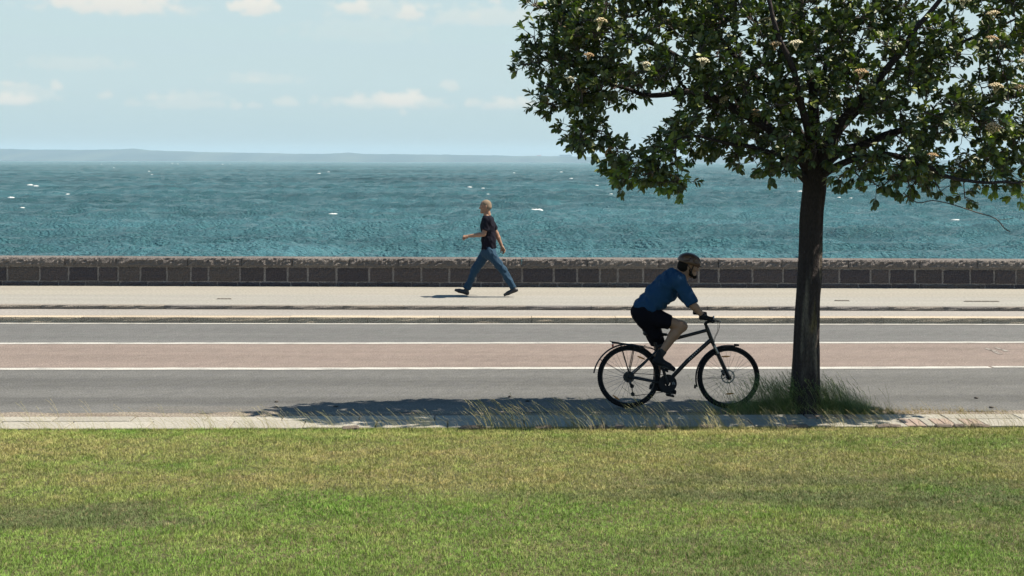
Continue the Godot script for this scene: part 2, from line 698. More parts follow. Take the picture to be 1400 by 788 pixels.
const SEA := -2.3
func wave(x: float, z: float) -> float:
	# short wind chop running in from the left, crests long across the view
	var w := nz.get_noise_2d(x * 17.0 + z * 3.0, z * 48.0) * 0.36
	w += nz.get_noise_2d(x * 60.0 - z * 20.0 + 500.0, z * 125.0 + 300.0) * 0.17
	w += nz.get_noise_2d(x * 6.0 + z * 1.5 + 200.0, z * 17.0 + 77.0) * 0.8
	return w + absf(nz.get_noise_2d(x * 36.0 + 900.0, z * 85.0)) * -0.22

func sea() -> void:
	var mb := MB.new()
	var rows: Array = []
	var d := 31.5
	while d < 12000.0:
		rows.append(d)
		d += maxf(0.32, d * (0.0052 if d < 1500.0 else 0.02)) if d > 62.0 else 1.5
	rows.append(12000.0)
	var nc := 440
	for j in rows.size():
		var z: float = rows[j]
		var near := smoothstep(2200.0, 500.0, z)
		for i in nc + 1:
			var u := (float(i) / nc - 0.5) * 2.0
			var x := (u * 0.45 + pow(u, 9.0) * 2.6) * maxf(z, 60.0)
			var y := wave(x, z) * (0.8 + 0.2 * near)
			var cc := Color(0.044, 0.109, 0.130)
			var g := n2(x * 0.22, z, 0.05, 5.0) * 0.42 + n2(x * 0.3, z, 0.008, 6.0) * 0.38
			mb.col = Color(cc.r * (1.0 + g), cc.g * (1.0 + g), cc.b * (1.0 + g))
			mb.p(Vector3(x, SEA + y, -z))
	var n := nc + 1
	for j in rows.size() - 1:
		for i in nc:
			var q := j * n + i
			mb.quad(q, q + 1, q + n + 1, q + n)
	var m := mat(Color.WHITE, 0.2, 0.0, 0.15)
	m.vertex_color_use_as_albedo = true
	m.uv1_triplanar = true
	m.uv1_world_triplanar = true
	m.uv1_scale = Vector3(0.12, 0.12, 0.3)
	m.heightmap_enabled = true
	m.heightmap_texture = T.water_bump
	m.heightmap_scale = 30.0
	var o := structure("sea", mb.mesh(), m)
	# breaking crests
	M.foam = mat(lin(0.42, 0.45, 0.46), 0.95)
	var kinds: Array = []
	for k in 4:
		var f := MB.new()
		for i in 13:
			var u := i / 12.0 * 2.0 - 1.0
			var w := sqrt(maxf(0.0, 1.0 - u * u)) * (0.55 + 0.6 * absf(n2(u * 2.0 + k * 7.0, 0.0, 1.3)) + 0.15)
			for q in 5:
				var s := q / 4.0 * 2.0 - 1.0
				f.p(Vector3(u * 0.5, (1.0 - s * s) * w * 0.9 + n2(u * 3.0, s + k, 2.0) * 0.15 - 0.1, s * w * 0.5 - u * u * 0.4))
		for i in 12:
			for q in 4:
				var a := i * 5 + q
				f.quad(a, a + 1, a + 6, a + 5)
		kinds.append(f.mesh())
	var caps := [[731, 288, 34], [1076, 308, 26], [1308, 302, 14], [40, 257, 10], [48, 258, 9], [455, 296, 14], [1130, 290, 10], [962, 286, 12], [781, 247, 6], [826, 243, 6], [767, 237, 5], [836, 268, 6], [816, 258, 6], [30, 284, 8], [207, 242, 4], [235, 224, 3], [304, 225, 3], [149, 225, 3], [436, 239, 6], [660, 261, 6], [642, 257, 8], [667, 268, 5], [620, 240, 4], [703, 238, 4]]
	var rr := RandomNumberGenerator.new()
	rr.seed = 12
	for i in 26:
		caps.append([rr.randf_range(-250, 1650), 224.5 + pow(rr.randf(), 2.0) * 65.0, 0.0])
	for k in caps:
		var w: float = k[1] - (HZ + ROLL * (k[0] - 700.0))
		var z := (EYE - SEA) * F / w
		var wide: float = k[2] / F * z if k[2] > 0.0 else rr.randf_range(0.4, 0.9) * (1.0 + z / 900.0)
		var x: float = (k[0] - 700.0) / F * z
		var hh: float = wide * (0.13 if k[2] > 12 else 0.2)
		part("whitecap", kinds[rr.randi() % 4], M.foam, o, Transform3D(Basis.from_scale(Vector3(wide * 0.9, hh, wide * 0.7)).rotated(Vector3.UP, rr.randf_range(-0.3, 0.3)), Vector3(x, SEA + wave(x, z) + 0.05 + minf(0.5, z * 0.0012), -z)))

func lawn_y(x: float, z: float) -> float:
	var t := smoothstep(14.9, 14.0, z - 0.034 * x)
	return 0.02 + 0.05 * t + n2(x, z, 0.25, 1.0) * 0.03 * t

func ground() -> void:
	# soil under the lawn, out to the sides and behind the camera
	var mb := MB.new()
	var zs: Array = []
	var z := 0.0
	for i in 60:
		zs.append(z)
		z += 0.25
	var col := func(x: float, zz: float) -> Color: return Color(0.075, 0.085, 0.03).lerp(Color(0.13, 0.11, 0.06), clampf(n2(x, zz, 1.2, 2.0) + 0.4, 0, 1))
	var rows := 76
	var nxr := 110
	for j in rows + 1:
		for i in nxr + 1:
			var x := -30.0 + 60.0 * i / nxr
			var ze: float = L.slab_near[0] + L.slab_near[1] * x
			var zz := ze - 0.18 * j - (maxf(0.0, j - 60.0)) * 3.0
			mb.col = col.call(x, zz)
			mb.p(Vector3(x, lawn_y(x, zz) if j > 0 else 0.0, -zz))
	for j in rows:
		for i in nxr:
			var q := j * (nxr + 1) + i
			mb.quad(q + nxr + 1, q + nxr + 2, q + 1, q)
	structure("ground", mb.mesh(), grained(T.stone, 1.1, 1.0, T.stone_bump, 1.0))
	# bed of sand under the slabs and the dirt strip by the road edge
	var soil := func(x: float, zz: float, _t: float) -> Color:
		var k := clampf(n2(x * 0.5, zz * 3.0, 1.0, 4.0) + 0.5, 0, 1)
		return Color(0.20, 0.165, 0.135).lerp(Color(0.29, 0.255, 0.21), k)
	structure("verge", strip(ln("slab_near", -0.03, -0.03), ln("road_near", 0.004, 0.05), X0, X1, 0.1, 14, soil, 0.02).mesh(), grained(T.stone, 1.5, 1.0, T.stone_bump, 1.0))

func near_paving() -> void:
	# two rows of pale slabs laid one by one
	var root := top("pavement")
	root.set_meta("kind", "structure")
	var mats: Array = []
	for k in 5:
		var m := grained(T.fine, 0.9, 0.85, T.stone_bump, 0.35)
		m.vertex_color_use_as_albedo = false
		var g: float = [0.29, 0.315, 0.265, 0.30, 0.325][k]
		m.albedo_color = lin(g, g * 0.955, g * 0.83)
		mats.append(m)
	var pink := grained(T.fine, 0.9, 0.85)
	pink.vertex_color_use_as_albedo = false
	pink.albedo_color = lin(0.29, 0.225, 0.19)
	for row in [["slab_near", "slab_mid", 0.0], ["slab_mid", "slab_far", 0.37]]:
		var x: float = -11.0 + row[2]
		var a: Array = L[row[0]]
		var b: Array = L[row[1]]
		while x < 11.0:
			var w := rf(0.74, 0.86)
			var za: float = a[0] + a[1] * (x + w / 2)
			var zb: float = b[0] + b[1] * (x + w / 2)
			var mb := MB.new()
			mb.rbox(Transform3D.IDENTITY, Vector3(w - 0.012, 0.06, zb - za - 0.014), 0.006)
			var px := (x + w / 2) / za * F + 700.0
			var mm: Material = mats[rng.randi() % 5]
			if absf(px - 1135.0) < 30.0 or (absf(px - 1300.0) < 30.0 and row[2] == 0.0):
				# bricks set in herringbone in place of a slab
				var bed := Node3D.new()
				bed.name = "brick_panel"
				root.add_child(bed, true)
				var bb := MB.new()
				bb.rbox(Transform3D.IDENTITY, Vector3(0.098, 0.06, zb - za - 0.014), 0.005)
				var bm := bb.mesh(false)
				var nb := int(w / 0.105)
				for k in nb:
					part("brick", bm, pink if k % 3 != 2 else mats[2], bed, Transform3D(Basis(Vector3.UP, -0.034), Vector3(x + (k + 0.5) * w / nb, rf(-0.002, 0.002), -(za + zb) / 2)))
			else:
				part("slab", mb.mesh(false), mm, root, Transform3D(Basis.from_euler(Vector3(rf(-0.008, 0.008), 0.035, rf(-0.004, 0.004))), Vector3(x + w / 2, rf(-0.004, 0.003), -(za + zb) / 2)))
			x += w
	var edge := mat(lin(0.13, 0.105, 0.09), 0.95)
	# loose edging stones half sunk in the turf before the slabs
	for px in [820.0, 850.0, 905.0, 970.0, 1088.0, 1100.0, 1215.0, 1232.0, 1300.0, 1322.0, 1352.0, 480.0, 640.0, 655.0, 745.0]:
		var x: float = (px - 700.0) / F * 14.75
		var mb := MB.new()
		mb.rbox(Transform3D.IDENTITY, Vector3(rf(0.1, 0.2), 0.06, 0.07), 0.015)
		part("edging_stone", mb.mesh(false), edge, root, Transform3D(Basis.from_euler(Vector3(0.1, rf(-0.15, 0.15), rf(-0.1, 0.1))), Vector3(x, 0.03, -(14.81 + 0.034 * x))))

func road() -> void:
	# asphalt lanes with a worn red lane between them
	var tracks := func(x: float, z: float, base: float, warm: Color) -> Color:
		var s := n2(x * 0.05, z * 2.2, 0.6, 1.0) * 0.13 + n2(x * 0.25, z * 2.0, 1.4, 2.0) * 0.08 + n2(x, z, 0.25, 3.0) * 0.06 + n2(x, z, 5.0, 3.5) * 0.16 + n2(x * 0.5, z, 11.0, 4.5) * 0.14
		var g := base * (1.0 + s)
		return Color(g * warm.r, g * warm.g, g * warm.b) * 0.66
	var near := func(x: float, z: float, t: float) -> Color:
		var k := 0.20
		var worn := smoothstep(0.12, 0.22, t + n2(x * 0.4, z, 0.8, 7.0) * 0.05) - smoothstep(0.30, 0.36, t)
		worn += (smoothstep(0.50, 0.60, t) - smoothstep(0.72, 0.82, t)) * 0.8
		k *= 1.0 - 0.24 * worn
		return tracks.call(x, z, k, Color(1.0, 1.0, 0.975))
	var o := structure("road", strip(ln("road_near", 0.0), ln("line3", 0.0), X0, X1, 0.08, 42, near).mesh(), M.asphalt)
	var red := func(x: float, z: float, _t: float) -> Color: return tracks.call(x, z, 0.33, Color(1.0, 0.81, 0.715))
	structure("red_lane", strip(ln("line3", 0.0), ln("line2", 0.0), X0, X1, 0.1, 30, red).mesh(), M.asphalt)
	var far := func(x: float, z: float, _t: float) -> Color: return tracks.call(x, z, 0.205, Color(0.99, 1.0, 0.995))
	structure("far_lane", strip(ln("line2", 0.0), ln("kerb1", 0.0, 0.02), X0, X1, 0.1, 30, far).mesh(), M.asphalt)
	# painted lines
	var white := func(x: float, z: float, _t: float) -> Color:
		var k := 0.53 * (1.0 - 0.40 * clampf(n2(x, z * 4.0, 2.0, 5.0) * 2.2 - 0.1, 0, 1) - 0.08 * n2(x, z, 0.3, 2.0))
		return Color(k, k * 0.985, k * 0.92)
	var paint := func(a: Array, b: Array, x0: float, x1: float) -> void:
		part("line", strip(a, b, x0, x1, 0.08, 4, white, 0.0, 0.018).mesh(), M.paint, o)
	var xe := (1356.0 - 700.0) / F * 19.5
	paint.call(ln("line3", 0.004, -0.10), ln("line3", 0.004, 0.09), X0, xe)
	paint.call(ln("line3", 0.004, -0.03), ln("line3", 0.004, 0.11), xe + 0.05, X1)
	paint.call(ln("line2", 0.004, -0.085), ln("line2", 0.004, 0.085), X0, X1)
	paint.call(ln("line1", 0.004, -0.03), ln("line1", 0.004, 0.08), X0, X1)
	# what is left of a painted symbol on the red lane
	for k in [[1383, 490, 5, 0.04], [1390, 492, 6, 0.05], [1397, 489, 5, 0.04], [1396, 495, 7, 0.03], [1407, 492, 6, 0.06]]:
		var z: float = EYE * F / (k[1] - (HZ + ROLL * (k[0] - 700.0)))
		var x: float = (k[0] - 700.0) / F * z
		var w: float = k[2] / F * z
		part("worn_mark", strip([z, 0.15, 0.004], [z + k[3] * 2.0, 0.1, 0.004], x - w / 2, x + w / 2, 0.02, 2, func(a: float, b: float, _t: float) -> Color: return Color(0.30, 0.275, 0.25) if n2(a, b, 9.0, 3.0) > -0.1 else Color(0.225, 0.187, 0.162)).mesh(), M.paint, o)
	# resurfaced band along the near edge
	var patch := func(x: float, z: float, _t: float) -> Color: return tracks.call(x, z, 0.205, Color(1.0, 0.965, 0.90))
	part("asphalt_patch", strip(ln("road_near", 0.004, 0.02), ln("road_near", 0.004, 0.46), (195.0 - 700.0) / F * 16.2, 1.6, 0.08, 8, patch).mesh(), M.asphalt, o)
	# bits of grit and leaf lying on the lane
	for k in [[379, 550, 5], [460, 557, 8], [378, 558, 4], [698, 543, 4], [722, 549, 6], [1336, 545, 5], [1357, 558, 7], [1090, 548, 6]]:
		var z: float = EYE * F / (k[1] - (HZ + ROLL * (k[0] - 700.0)))
		var f := MB.new()
		f.ball(Vector3.ZERO, Vector3(k[2] / F * z * 0.5, 0.012, 0.035), 7, 4)
		part("debris", f.mesh(), mat(lin(0.05, 0.045, 0.04), 0.9), o, Transform3D(Basis(Vector3.UP, rf(-0.5, 0.5)), Vector3((k[0] - 700.0) / F * z, 0.008, -z)))

func stone_row(root: Node3D, called: String, a: Array, y0: float, y1: float, depth: float, len0: float, len1: float, rough: float, mats: Array, gap: float = 0.008, cols: int = 7, rows: int = 4) -> void:
	var kinds: Array = []
	for k in 5:
		kinds.append(rough_block(k + len(called) * 3, rough, depth, y1 - y0, (len0 + len1) * 0.5, cols, rows))
	var x := -17.5
	while x < 17.5:
		var w := rf(len0, len1)
		var z: float = a[0] + a[1] * (x + w / 2)
		part(called, kinds[rng.randi() % 5], mats[rng.randi() % mats.size()], root, Transform3D(Basis(Vector3(w - gap, 0, 0), Vector3(0, y1 - y0 - gap * 0.3, 0), Vector3(0, 0, depth)).rotated(Vector3.UP, atan(a[1])), Vector3(x + w / 2, (y0 + y1) / 2 + rf(-0.002, 0.002), -z - depth / 2 + rf(-rough, rough) * 0.3)))
		x += w

# unit block, hewn on its face (towards +z) and top edges
func rough_block(s: int, rough: float, depth: float, hgt: float, wid: float, NX: int, NY: int) -> ArrayMesh:
	var mb := MB.new()
	var st := mb.v.size()
	for j in NY + 1:
		for i in NX + 1:
			var u := float(i) / NX - 0.5
			var w := float(j) / NY - 0.5
			var edge := 1.0 if (i > 0 and i < NX and j > 0 and j < NY) else 0.0
			var zz := 0.5 - (1.0 - edge) * 0.5 * rough / depth + (nz.get_noise_2d(i * 41.0 + s * 300.0, j * 47.0) * 1.0 + rf(-0.4, 0.4)) * rough / depth * (0.35 + 0.65 * edge)
			var uu := u
			var ww := w
			if edge < 0.5:
				uu += nz.get_noise_2d(i * 70.0 + s * 91.0, j * 60.0 + 50.0) * rough / wid * 0.6 * (1.0 if i == 0 or i == NX else 0.0)
				ww += nz.get_noise_2d(i * 60.0 + s * 91.0, j * 70.0 + 90.0) * rough / hgt * 0.5 * (1.0 if j == 0 or j == NY else 0.0)
			mb.p(Vector3(uu, ww, zz))
	for j in NY:
		for i in NX:
			var q := st + j * (NX + 1) + i
			mb.quad(q, q + 1, q + NX + 2, q + NX + 1)
	# back, top and sides
	var T0 := st + NY * (NX + 1)
	for i in NX:
		var a := mb.p(mb.v[T0 + i])
		var b := mb.p(mb.v[T0 + i + 1])
		mb.quad(a, b, mb.p(Vector3(float(i + 1) / NX - 0.5, 0.5, -0.5)), mb.p(Vector3(float(i) / NX - 0.5, 0.5, -0.5)))
	for j in NY:
		var a := mb.p(mb.v[st + j * (NX + 1)])
		var b := mb.p(mb.v[st + (j + 1) * (NX + 1)])
		mb.quad(mb.p(Vector3(-0.5, float(j) / NY - 0.5, -0.5)), a, b, mb.p(Vector3(-0.5, float(j + 1) / NY - 0.5, -0.5)))
		a = mb.p(mb.v[st + j * (NX + 1) + NX])
		b = mb.p(mb.v[st + (j + 1) * (NX + 1) + NX])
		mb.quad(a, mb.p(Vector3(0.5, float(j) / NY - 0.5, -0.5)), mb.p(Vector3(0.5, float(j + 1) / NY - 0.5, -0.5)), b)
	mb.face(Vector3(0.5, -0.5, -0.5), Vector3(-0.5, -0.5, -0.5), Vector3(-0.5, 0.5, -0.5), Vector3(0.5, 0.5, -0.5))
	return mb.mesh(false)

func stone_mats(cols: Array, scale: float, bump: float) -> Array:
	var out: Array = []
	for c in cols:
		var m := grained(T.stone, scale, 0.92, T.stone_bump, bump)
		m.vertex_color_use_as_albedo = false
		m.albedo_color = lin(c[0], c[1], c[2])
		out.append(m)
	return out

func kerbs_and_promenade() -> void:
	var k1 := top("kerb")
	k1.set_meta("kind", "structure")
	stone_row(k1, "kerb_stone", ln("kerb1", 0.0), -0.03, 0.095, 0.30, 1.15, 1.95, 0.006, stone_mats([[0.50, 0.42, 0.32], [0.45, 0.38, 0.295], [0.53, 0.45, 0.345]], 1.6, 0.5))
	var k2 := top("kerb")
	k2.set_meta("kind", "structure")
	stone_row(k2, "kerb_stone", ln("kerb2", 0.0), 0.05, 0.162, 0.22, 1.0, 1.2, 0.016, stone_mats([[0.25, 0.225, 0.2], [0.21, 0.195, 0.185], [0.28, 0.25, 0.215]], 1.8, 1.2))
	# raised strip between the two kerbs
	var grey := func(x: float, z: float, _t: float) -> Color:
		var g := 0.255 * (1.0 + n2(x * 0.15, z * 2.0, 0.7, 3.0) * 0.1 + n2(x, z, 0.5, 5.0) * 0.05)
		return Color(g, g * 0.945, g * 0.885)
	structure("raised_strip", strip(ln("kerb1", 0.093, 0.29), ln("kerb2", 0.095, 0.05), X0, X1, 0.1, 12, grey).mesh(), M.concrete)
	# promenade: grey band by the kerb, warmer sandy surface by the wall, long wear streaks
	var prom := func(x: float, z: float, t: float) -> Color:
		var edge := smoothstep(0.42, 0.48, t + n2(x * 0.1, z, 0.5, 2.0) * 0.06)
		var s := n2(x * 0.04, z * 1.6, 1.0, 8.0) * 0.10 + n2(x * 0.3, z * 2.0, 1.2, 9.0) * 0.05
		var c1 := Color(0.262, 0.256, 0.234)
		var c2 := Color(0.272, 0.260, 0.228)
		var c := c1.lerp(c2, edge)
		return Color(c.r * (1 + s), c.g * (1 + s), c.b * (1 + s))
	var o := structure("promenade", strip(ln("kerb2", 0.158, 0.21), ln("wall", 0.22, 0.3), X0, X1, 0.1, 34, prom).mesh(), M.concrete)
	# cover strips and slots let into the promenade
	for k in [[1152, 410.5, 20], [1343, 411.5, 48], [307, 408, 20]]:
		var z: float = (EYE - 0.19) * F / (k[1] - (HZ + ROLL * (k[0] - 700.0)))
		var m := MB.new()
		var w: float = k[2] / F * z
		m.rbox(Transform3D.IDENTITY, Vector3(w, 0.02, 0.06), 0.004)
		for q in 4:
			m.rbox(Transform3D(Basis.IDENTITY, Vector3((q - 1.5) * w / 4.2, 0.012, 0)), Vector3(w / 5.0, 0.012, 0.04), 0.003)
		var y: float = lerpf(0.158, 0.22, (z - 26.2) / 3.5)
		part("drain_cover", m.mesh(false), mat(lin(0.16, 0.145, 0.125), 0.8), o, Transform3D(Basis.IDENTITY, Vector3((k[0] - 700.0) / F * z, y + 0.001, -z)))

func sea_wall() -> void:
	var root := top("stone_wall")
	tag(root, "long low wall of dark squared stones with pale coping along the promenade", "wall")
	var y0 := 0.22
	var dark := [[0.125, 0.105, 0.108], [0.105, 0.089, 0.096], [0.14, 0.116, 0.115], [0.115, 0.097, 0.10], [0.155, 0.13, 0.122], [0.098, 0.085, 0.094], [0.13, 0.11, 0.112]]
	var sm := stone_mats(dark, 1.5, 2.5)
	# mortar core, standing a little behind the stone faces and reaching down to the water
	var core := MB.new()
	core.rbox(Transform3D(Basis.IDENTITY, Vector3(0, (0.64 + SEA - 1.0) / 2, -29.47 - 0.243)), Vector3(52.0, 0.64 - SEA + 1.0, 0.50), 0.01)
	var mm := grained(T.stone, 1.5, 0.95, T.stone_bump, 0.6)
	mm.vertex_color_use_as_albedo = false
	mm.albedo_color = lin(0.42, 0.375, 0.355)
	part("mortar", core.mesh(false), mm, root)
	stone_row(root, "base_stone", [29.42, 0.0], y0 - 0.05, y0 + 0.075, 0.3, 0.35, 0.8, 0.03, sm, 0.03)
	stone_row(root, "wall_stone", [29.43, 0.0], y0 + 0.09, y0 + 0.375, 0.3, 0.34, 0.70, 0.022, sm, 0.045)
	stone_row(root, "coping_stone", [29.385, 0.0], y0 + 0.40, y0 + 0.575, 0.60, 1.0, 1.5, 0.028, stone_mats([[0.24, 0.213, 0.20], [0.21, 0.188, 0.178], [0.26, 0.233, 0.215]], 2.2, 3.0), 0.012, 30, 5)

# ---------------------------------------------------------------- the tree
const TZ := 15.95
var tree_at := Vector3.ZERO

func TP(px: float, py: float, dz: float = 0.0) -> Vector3:
	return P(px, py, TZ) + Vector3(0, 0, dz) - tree_at

func piece(ks: Array, x: float) -> float:
	for k in ks.size() - 1:
		if x <= ks[k + 1][0]:
			return lerpf(ks[k][1], ks[k + 1][1], clampf((x - ks[k][0]) / (ks[k + 1][0] - ks[k][0]), 0, 1))
	return ks[-1][1]

func smooth_line(pts: Array, steps: int) -> Array:
	var out: Array = []
	var n := pts.size()
	for i in n - 1:
		var p0: Vector3 = pts[maxi(i - 1, 0)]
		var p1: Vector3 = pts[i]
		var p2: Vector3 = pts[i + 1]
		var p3: Vector3 = pts[mini(i + 2, n - 1)]
		for s in steps:
			out.append(p1.cubic_interpolate(p2, p0, p3, float(s) / steps))
	out.append(pts[n - 1])
	return out

func leaf_mesh(fold: float, bend: float) -> ArrayMesh:
	# ovate leaf along +x, one unit long, lobed a little at its rim, folded along the midrib and curved down
	var mb := MB.new()
	var prof := [[0.0, 0.02], [0.12, 0.13], [0.32, 0.25], [0.56, 0.30], [0.80, 0.24], [0.94, 0.10], [1.0, 0.0]]
	var mid: Array = []
	var lf: Array = []
	var rt: Array = []
	for k in prof.size():
		var x: float = prof[k][0]
		var w: float = prof[k][1]
		var y := -bend * x * x
		mid.append(mb.p(Vector3(x, y, 0)))
		if k == prof.size() - 1:
			continue
		lf.append(mb.p(Vector3(x + (0.02 if k % 2 else -0.02), y + w * fold, w)))
		rt.append(mb.p(Vector3(x + (0.02 if k % 2 else -0.02), y + w * fold, -w)))
	for k in prof.size() - 1:
		if k < prof.size() - 2:
			mb.quad(mid[k], lf[k], lf[k + 1], mid[k + 1])
			mb.quad(mid[k], mid[k + 1], rt[k + 1], rt[k])
		else:
			mb.tri(mid[k], lf[k], mid[k + 1])
			mb.tri(mid[k], mid[k + 1], rt[k])
	return mb.mesh()

func tree() -> void:
	tree_at = P(1099, 566, TZ)
	tree_at.y = 0.0
	var root := top("tree", tree_at)
	tag(root, "broad leafy tree with dark trunk and cream flower clusters at the roadside", "tree")
	var bark := grained(T.bark, 2.2, 0.95, T.stone_bump, 2.0)
	bark.uv1_scale = Vector3(5.0, 1.1, 5.0)
	# trunk, grown as rings with ridges in the bark
	var tk := MB.new()
	var line := smooth_line([TP(1098, 580), TP(1100, 550), TP(1102, 510), TP(1104, 450), TP(1107.5, 370), TP(1109, 300), TP(1112, 255), TP(1113, 228), TP(1114, 205)], 13)
	var rk := [[0.0, 0.25], [0.10, 0.195], [0.3, 0.168], [0.6, 0.15], [1.2, 0.139], [2.0, 0.13], [2.5, 0.127], [2.9, 0.125], [3.3, 0.09]]
	var sides := 44
	for i in line.size():
		var c0: Vector3 = line[i]
		var r := piece(rk, maxf(c0.y, 0.0))
		for s in sides:
			var an := TAU * s / sides
			var q := Vector3(cos(an), 0, sin(an))
			var ridge := nz.get_noise_3d(q.x * 230.0, c0.y * 60.0, q.z * 230.0) * 0.024 + nz.get_noise_3d(q.x * 60.0, c0.y * 45.0 + 90.0, q.z * 60.0) * 0.022 + 0.02 * smoothstep(0.10, 0.0, Vector2(q.dot(Vector3(0.5, 0, 0.86).normalized()) - 1.0, (c0.y - 1.45) * 0.9).length()) - 0.012 * smoothstep(0.08, 0.0, Vector2(q.dot(Vector3(0.75, 0, 0.66)) - 1.0, (c0.y - 0.72) * 0.6).length())
			# worn pale patches low on the trunk, with lichen
			var pale := clampf(nz.get_noise_3d(q.x * 110.0, c0.y * 75.0 + 40.0, q.z * 110.0) * 2.6 - 0.5 + 1.0 * smoothstep(0.48, 0.2, absf(c0.y - 0.72)) * smoothstep(-0.1, 0.55, q.x), 0, 1)
			var yel := clampf(nz.get_noise_3d(q.x * 160.0 + 70.0, c0.y * 140.0, q.z * 160.0) * 3.0 - 0.3, 0, 1)
			tk.col = Color(0.048, 0.037, 0.039).lerp(Color(0.20, 0.17, 0.14).lerp(Color(0.26, 0.20, 0.085), yel), pale)
			tk.p(c0 + q * (r + ridge))
	for i in line.size() - 1:
		for s in sides:
			var s2 := (s + 1) % sides
			tk.quad(i * sides + s, (i + 1) * sides + s, (i + 1) * sides + s2, i * sides + s2)
	part("trunk", tk.mesh(), bark, root)
	# main limbs
	var limbs := [
		[[1110, 238, 0], [1085, 205, 0.1], [1040, 170, 0.15], [990, 143, 0.1], [945, 125, 0], [890, 128, -0.1], [840, 118, -0.1], [785, 100, 0], 0.085, 0.012],
		[[1106, 252, 0.05], [1085, 232, 0.12], [1065, 215, 0.25], [1030, 205, 0.4], [990, 198, 0.5], [930, 190, 0.5], [880, 215, 0.5], 0.052, 0.009],
		[[1112, 228, -0.02], [1095, 180, -0.2], [1060, 120, -0.5], [1010, 60, -0.7], [960, 0, -0.8], [900, -50, -0.7], 0.075, 0.014],
		[[1114, 228, 0], [1112, 170, 0.1], [1105, 110, 0.2], [1090, 40, 0.3], [1082, -20, 0.2], [1085, -50, 0], 0.08, 0.014],
		[[1116, 228, 0.03], [1135, 180, 0.2], [1170, 130, 0.5], [1215, 70, 0.7], [1260, 0, 0.8], [1290, -60, 0.6], 0.075, 0.014],
		[[1118, 235, -0.02], [1150, 208, -0.1], [1195, 195, -0.2], [1250, 175, -0.3], [1320, 150, -0.4], [1400, 130, -0.3], [1470, 110, -0.2], 0.075, 0.014],
		[[1119, 243, 0.05], [1145, 224, 0.2], [1190, 212, 0.4], [1240, 225, 0.55], [1290, 245, 0.6], [1340, 250, 0.6], [1390, 245, 0.5], 0.05, 0.01],
		[[1114, 228, -0.05], [1120, 160, -0.5], [1150, 90, -0.9], [1180, 10, -1.1], [1200, -60, -0.8], 0.06, 0.014],
		[[1112, 228, 0.05], [1090, 170, 0.5], [1060, 100, 0.9], [1030, 20, 1.0], [1010, -60, 0.7], 0.06, 0.014],
		[[1108, 232, -0.05], [1070, 180, -0.5], [1000, 110, -0.9], [920, 60, -0.9], [840, 30, -0.6], [790, 10, -0.3], 0.06, 0.012],
		[[1118, 232, -0.05], [1170, 170, -0.6], [1250, 100, -0.9], [1340, 50, -0.7], [1410, 20, -0.5], 0.06, 0.012]]
	var nodes := PackedVector3Array()
	var bm := bark.duplicate()
	bm.vertex_color_use_as_albedo = false
	bm.albedo_color = lin(0.045, 0.035, 0.037)
	for l in limbs:
		var pts: Array = []
		for k in l.size() - 2:
			pts.append(TP(l[k][0], l[k][1], l[k][2]))
		var sm := smooth_line(pts, 6)
		var rads: Array = []
		for k in sm.size():
			var t := float(k) / (sm.size() - 1)
			rads.append(lerpf(l[-2], l[-1], pow(t, 0.75)))
			if k > 0 and k < sm.size() - 1:
				sm[k] += Vector3(n3(sm[k], 1.1, 1.0), n3(sm[k], 1.1, 2.0), n3(sm[k], 1.1, 3.0)) * 0.09 * t
			if k > 3:
				nodes.append(sm[k])
		var mb := MB.new()
		mb.tube(sm, rads, 9)
		part("limb", mb.mesh(), bm, root)
	# where the crown lies, in the tree's own metres (from the outline of the crown)
	var low := [[695.0, 92.0], [715.0, 104.0], [730.0, 152.0], [765.0, 160.0], [785.0, 196.0], [822.0, 202.0], [832.0, 168.0], [842.0, 250.0], [880.0, 256.0], [925.0, 262.0], [938.0, 232.0], [985.0, 208.0], [995.0, 238.0], [1050.0, 246.0], [1080.0, 236.0], [1092.0, 222.0], [1125.0, 222.0], [1140.0, 255.0], [1170.0, 262.0], [1240.0, 270.0], [1300.0, 282.0], [1340.0, 288.0], [1390.0, 276.0], [1440.0, 240.0], [1500.0, 170.0], [1545.0, 90.0]]
	var holes := [[868.0, 180.0, 48.0, 26.0], [905.0, 154.0, 60.0, 17.0], [812.0, 150.0, 12.0, 8.0], [1085.0, 222.0, 12.0, 7.0], [1310.0, 208.0, 10.0, 7.0], [935.0, 215.0, 12.0, 12.0], [965.0, 225.0, 14.0, 12.0]]
	var clumps: Array = []
	var tries := 0
	while clumps.size() < 700 and tries < 30000:
		tries += 1
		var px := rf(728.0, 1540.0)
		var e := (px - 1102.0) / 407.0
		if absf(e) > 1.0 or (px > 1290.0 and rng.randf() < 0.25):
			continue
		var yt := 95.0 - 165.0 * pow(1.0 - absf(e * e * e), 0.4545)
		var yl := piece(low, px)
		var py := rf(yt, yl)
		var skip := false
		for hh in holes:
			if pow((px - hh[0]) / hh[2], 2.0) + pow((py - hh[1]) / hh[3], 2.0) < 1.0:
				skip = true
		if skip:
			continue
		if absf(e) > 0.72 + 0.3 * n2(py, signf(e) * 5.0, 0.03, 3.0) + 0.12:
			continue
		var v := (py - yt) / maxf(yl - yt, 1.0)
		var D := 0.98 * sqrt(maxf(0.03, 1.0 - e * e)) * sqrt(maxf(0.05, 1.0 - pow(absf(v - 0.55) / 0.62, 2.2)))
		var dz := rf(-1.0, 1.0)
		dz = signf(dz) * pow(absf(dz), 0.8) * D
		var q := TP(px, py - 8.0, 0.0)
		q.z += dz - 0.04 * sqrt(maxf(0.0, 1.0 - e * e))
		var near := false
		for cc in clumps:
			if q.distance_squared_to(cc) < 0.028:
				near = true
				break
		if not near:
			clumps.append(q)
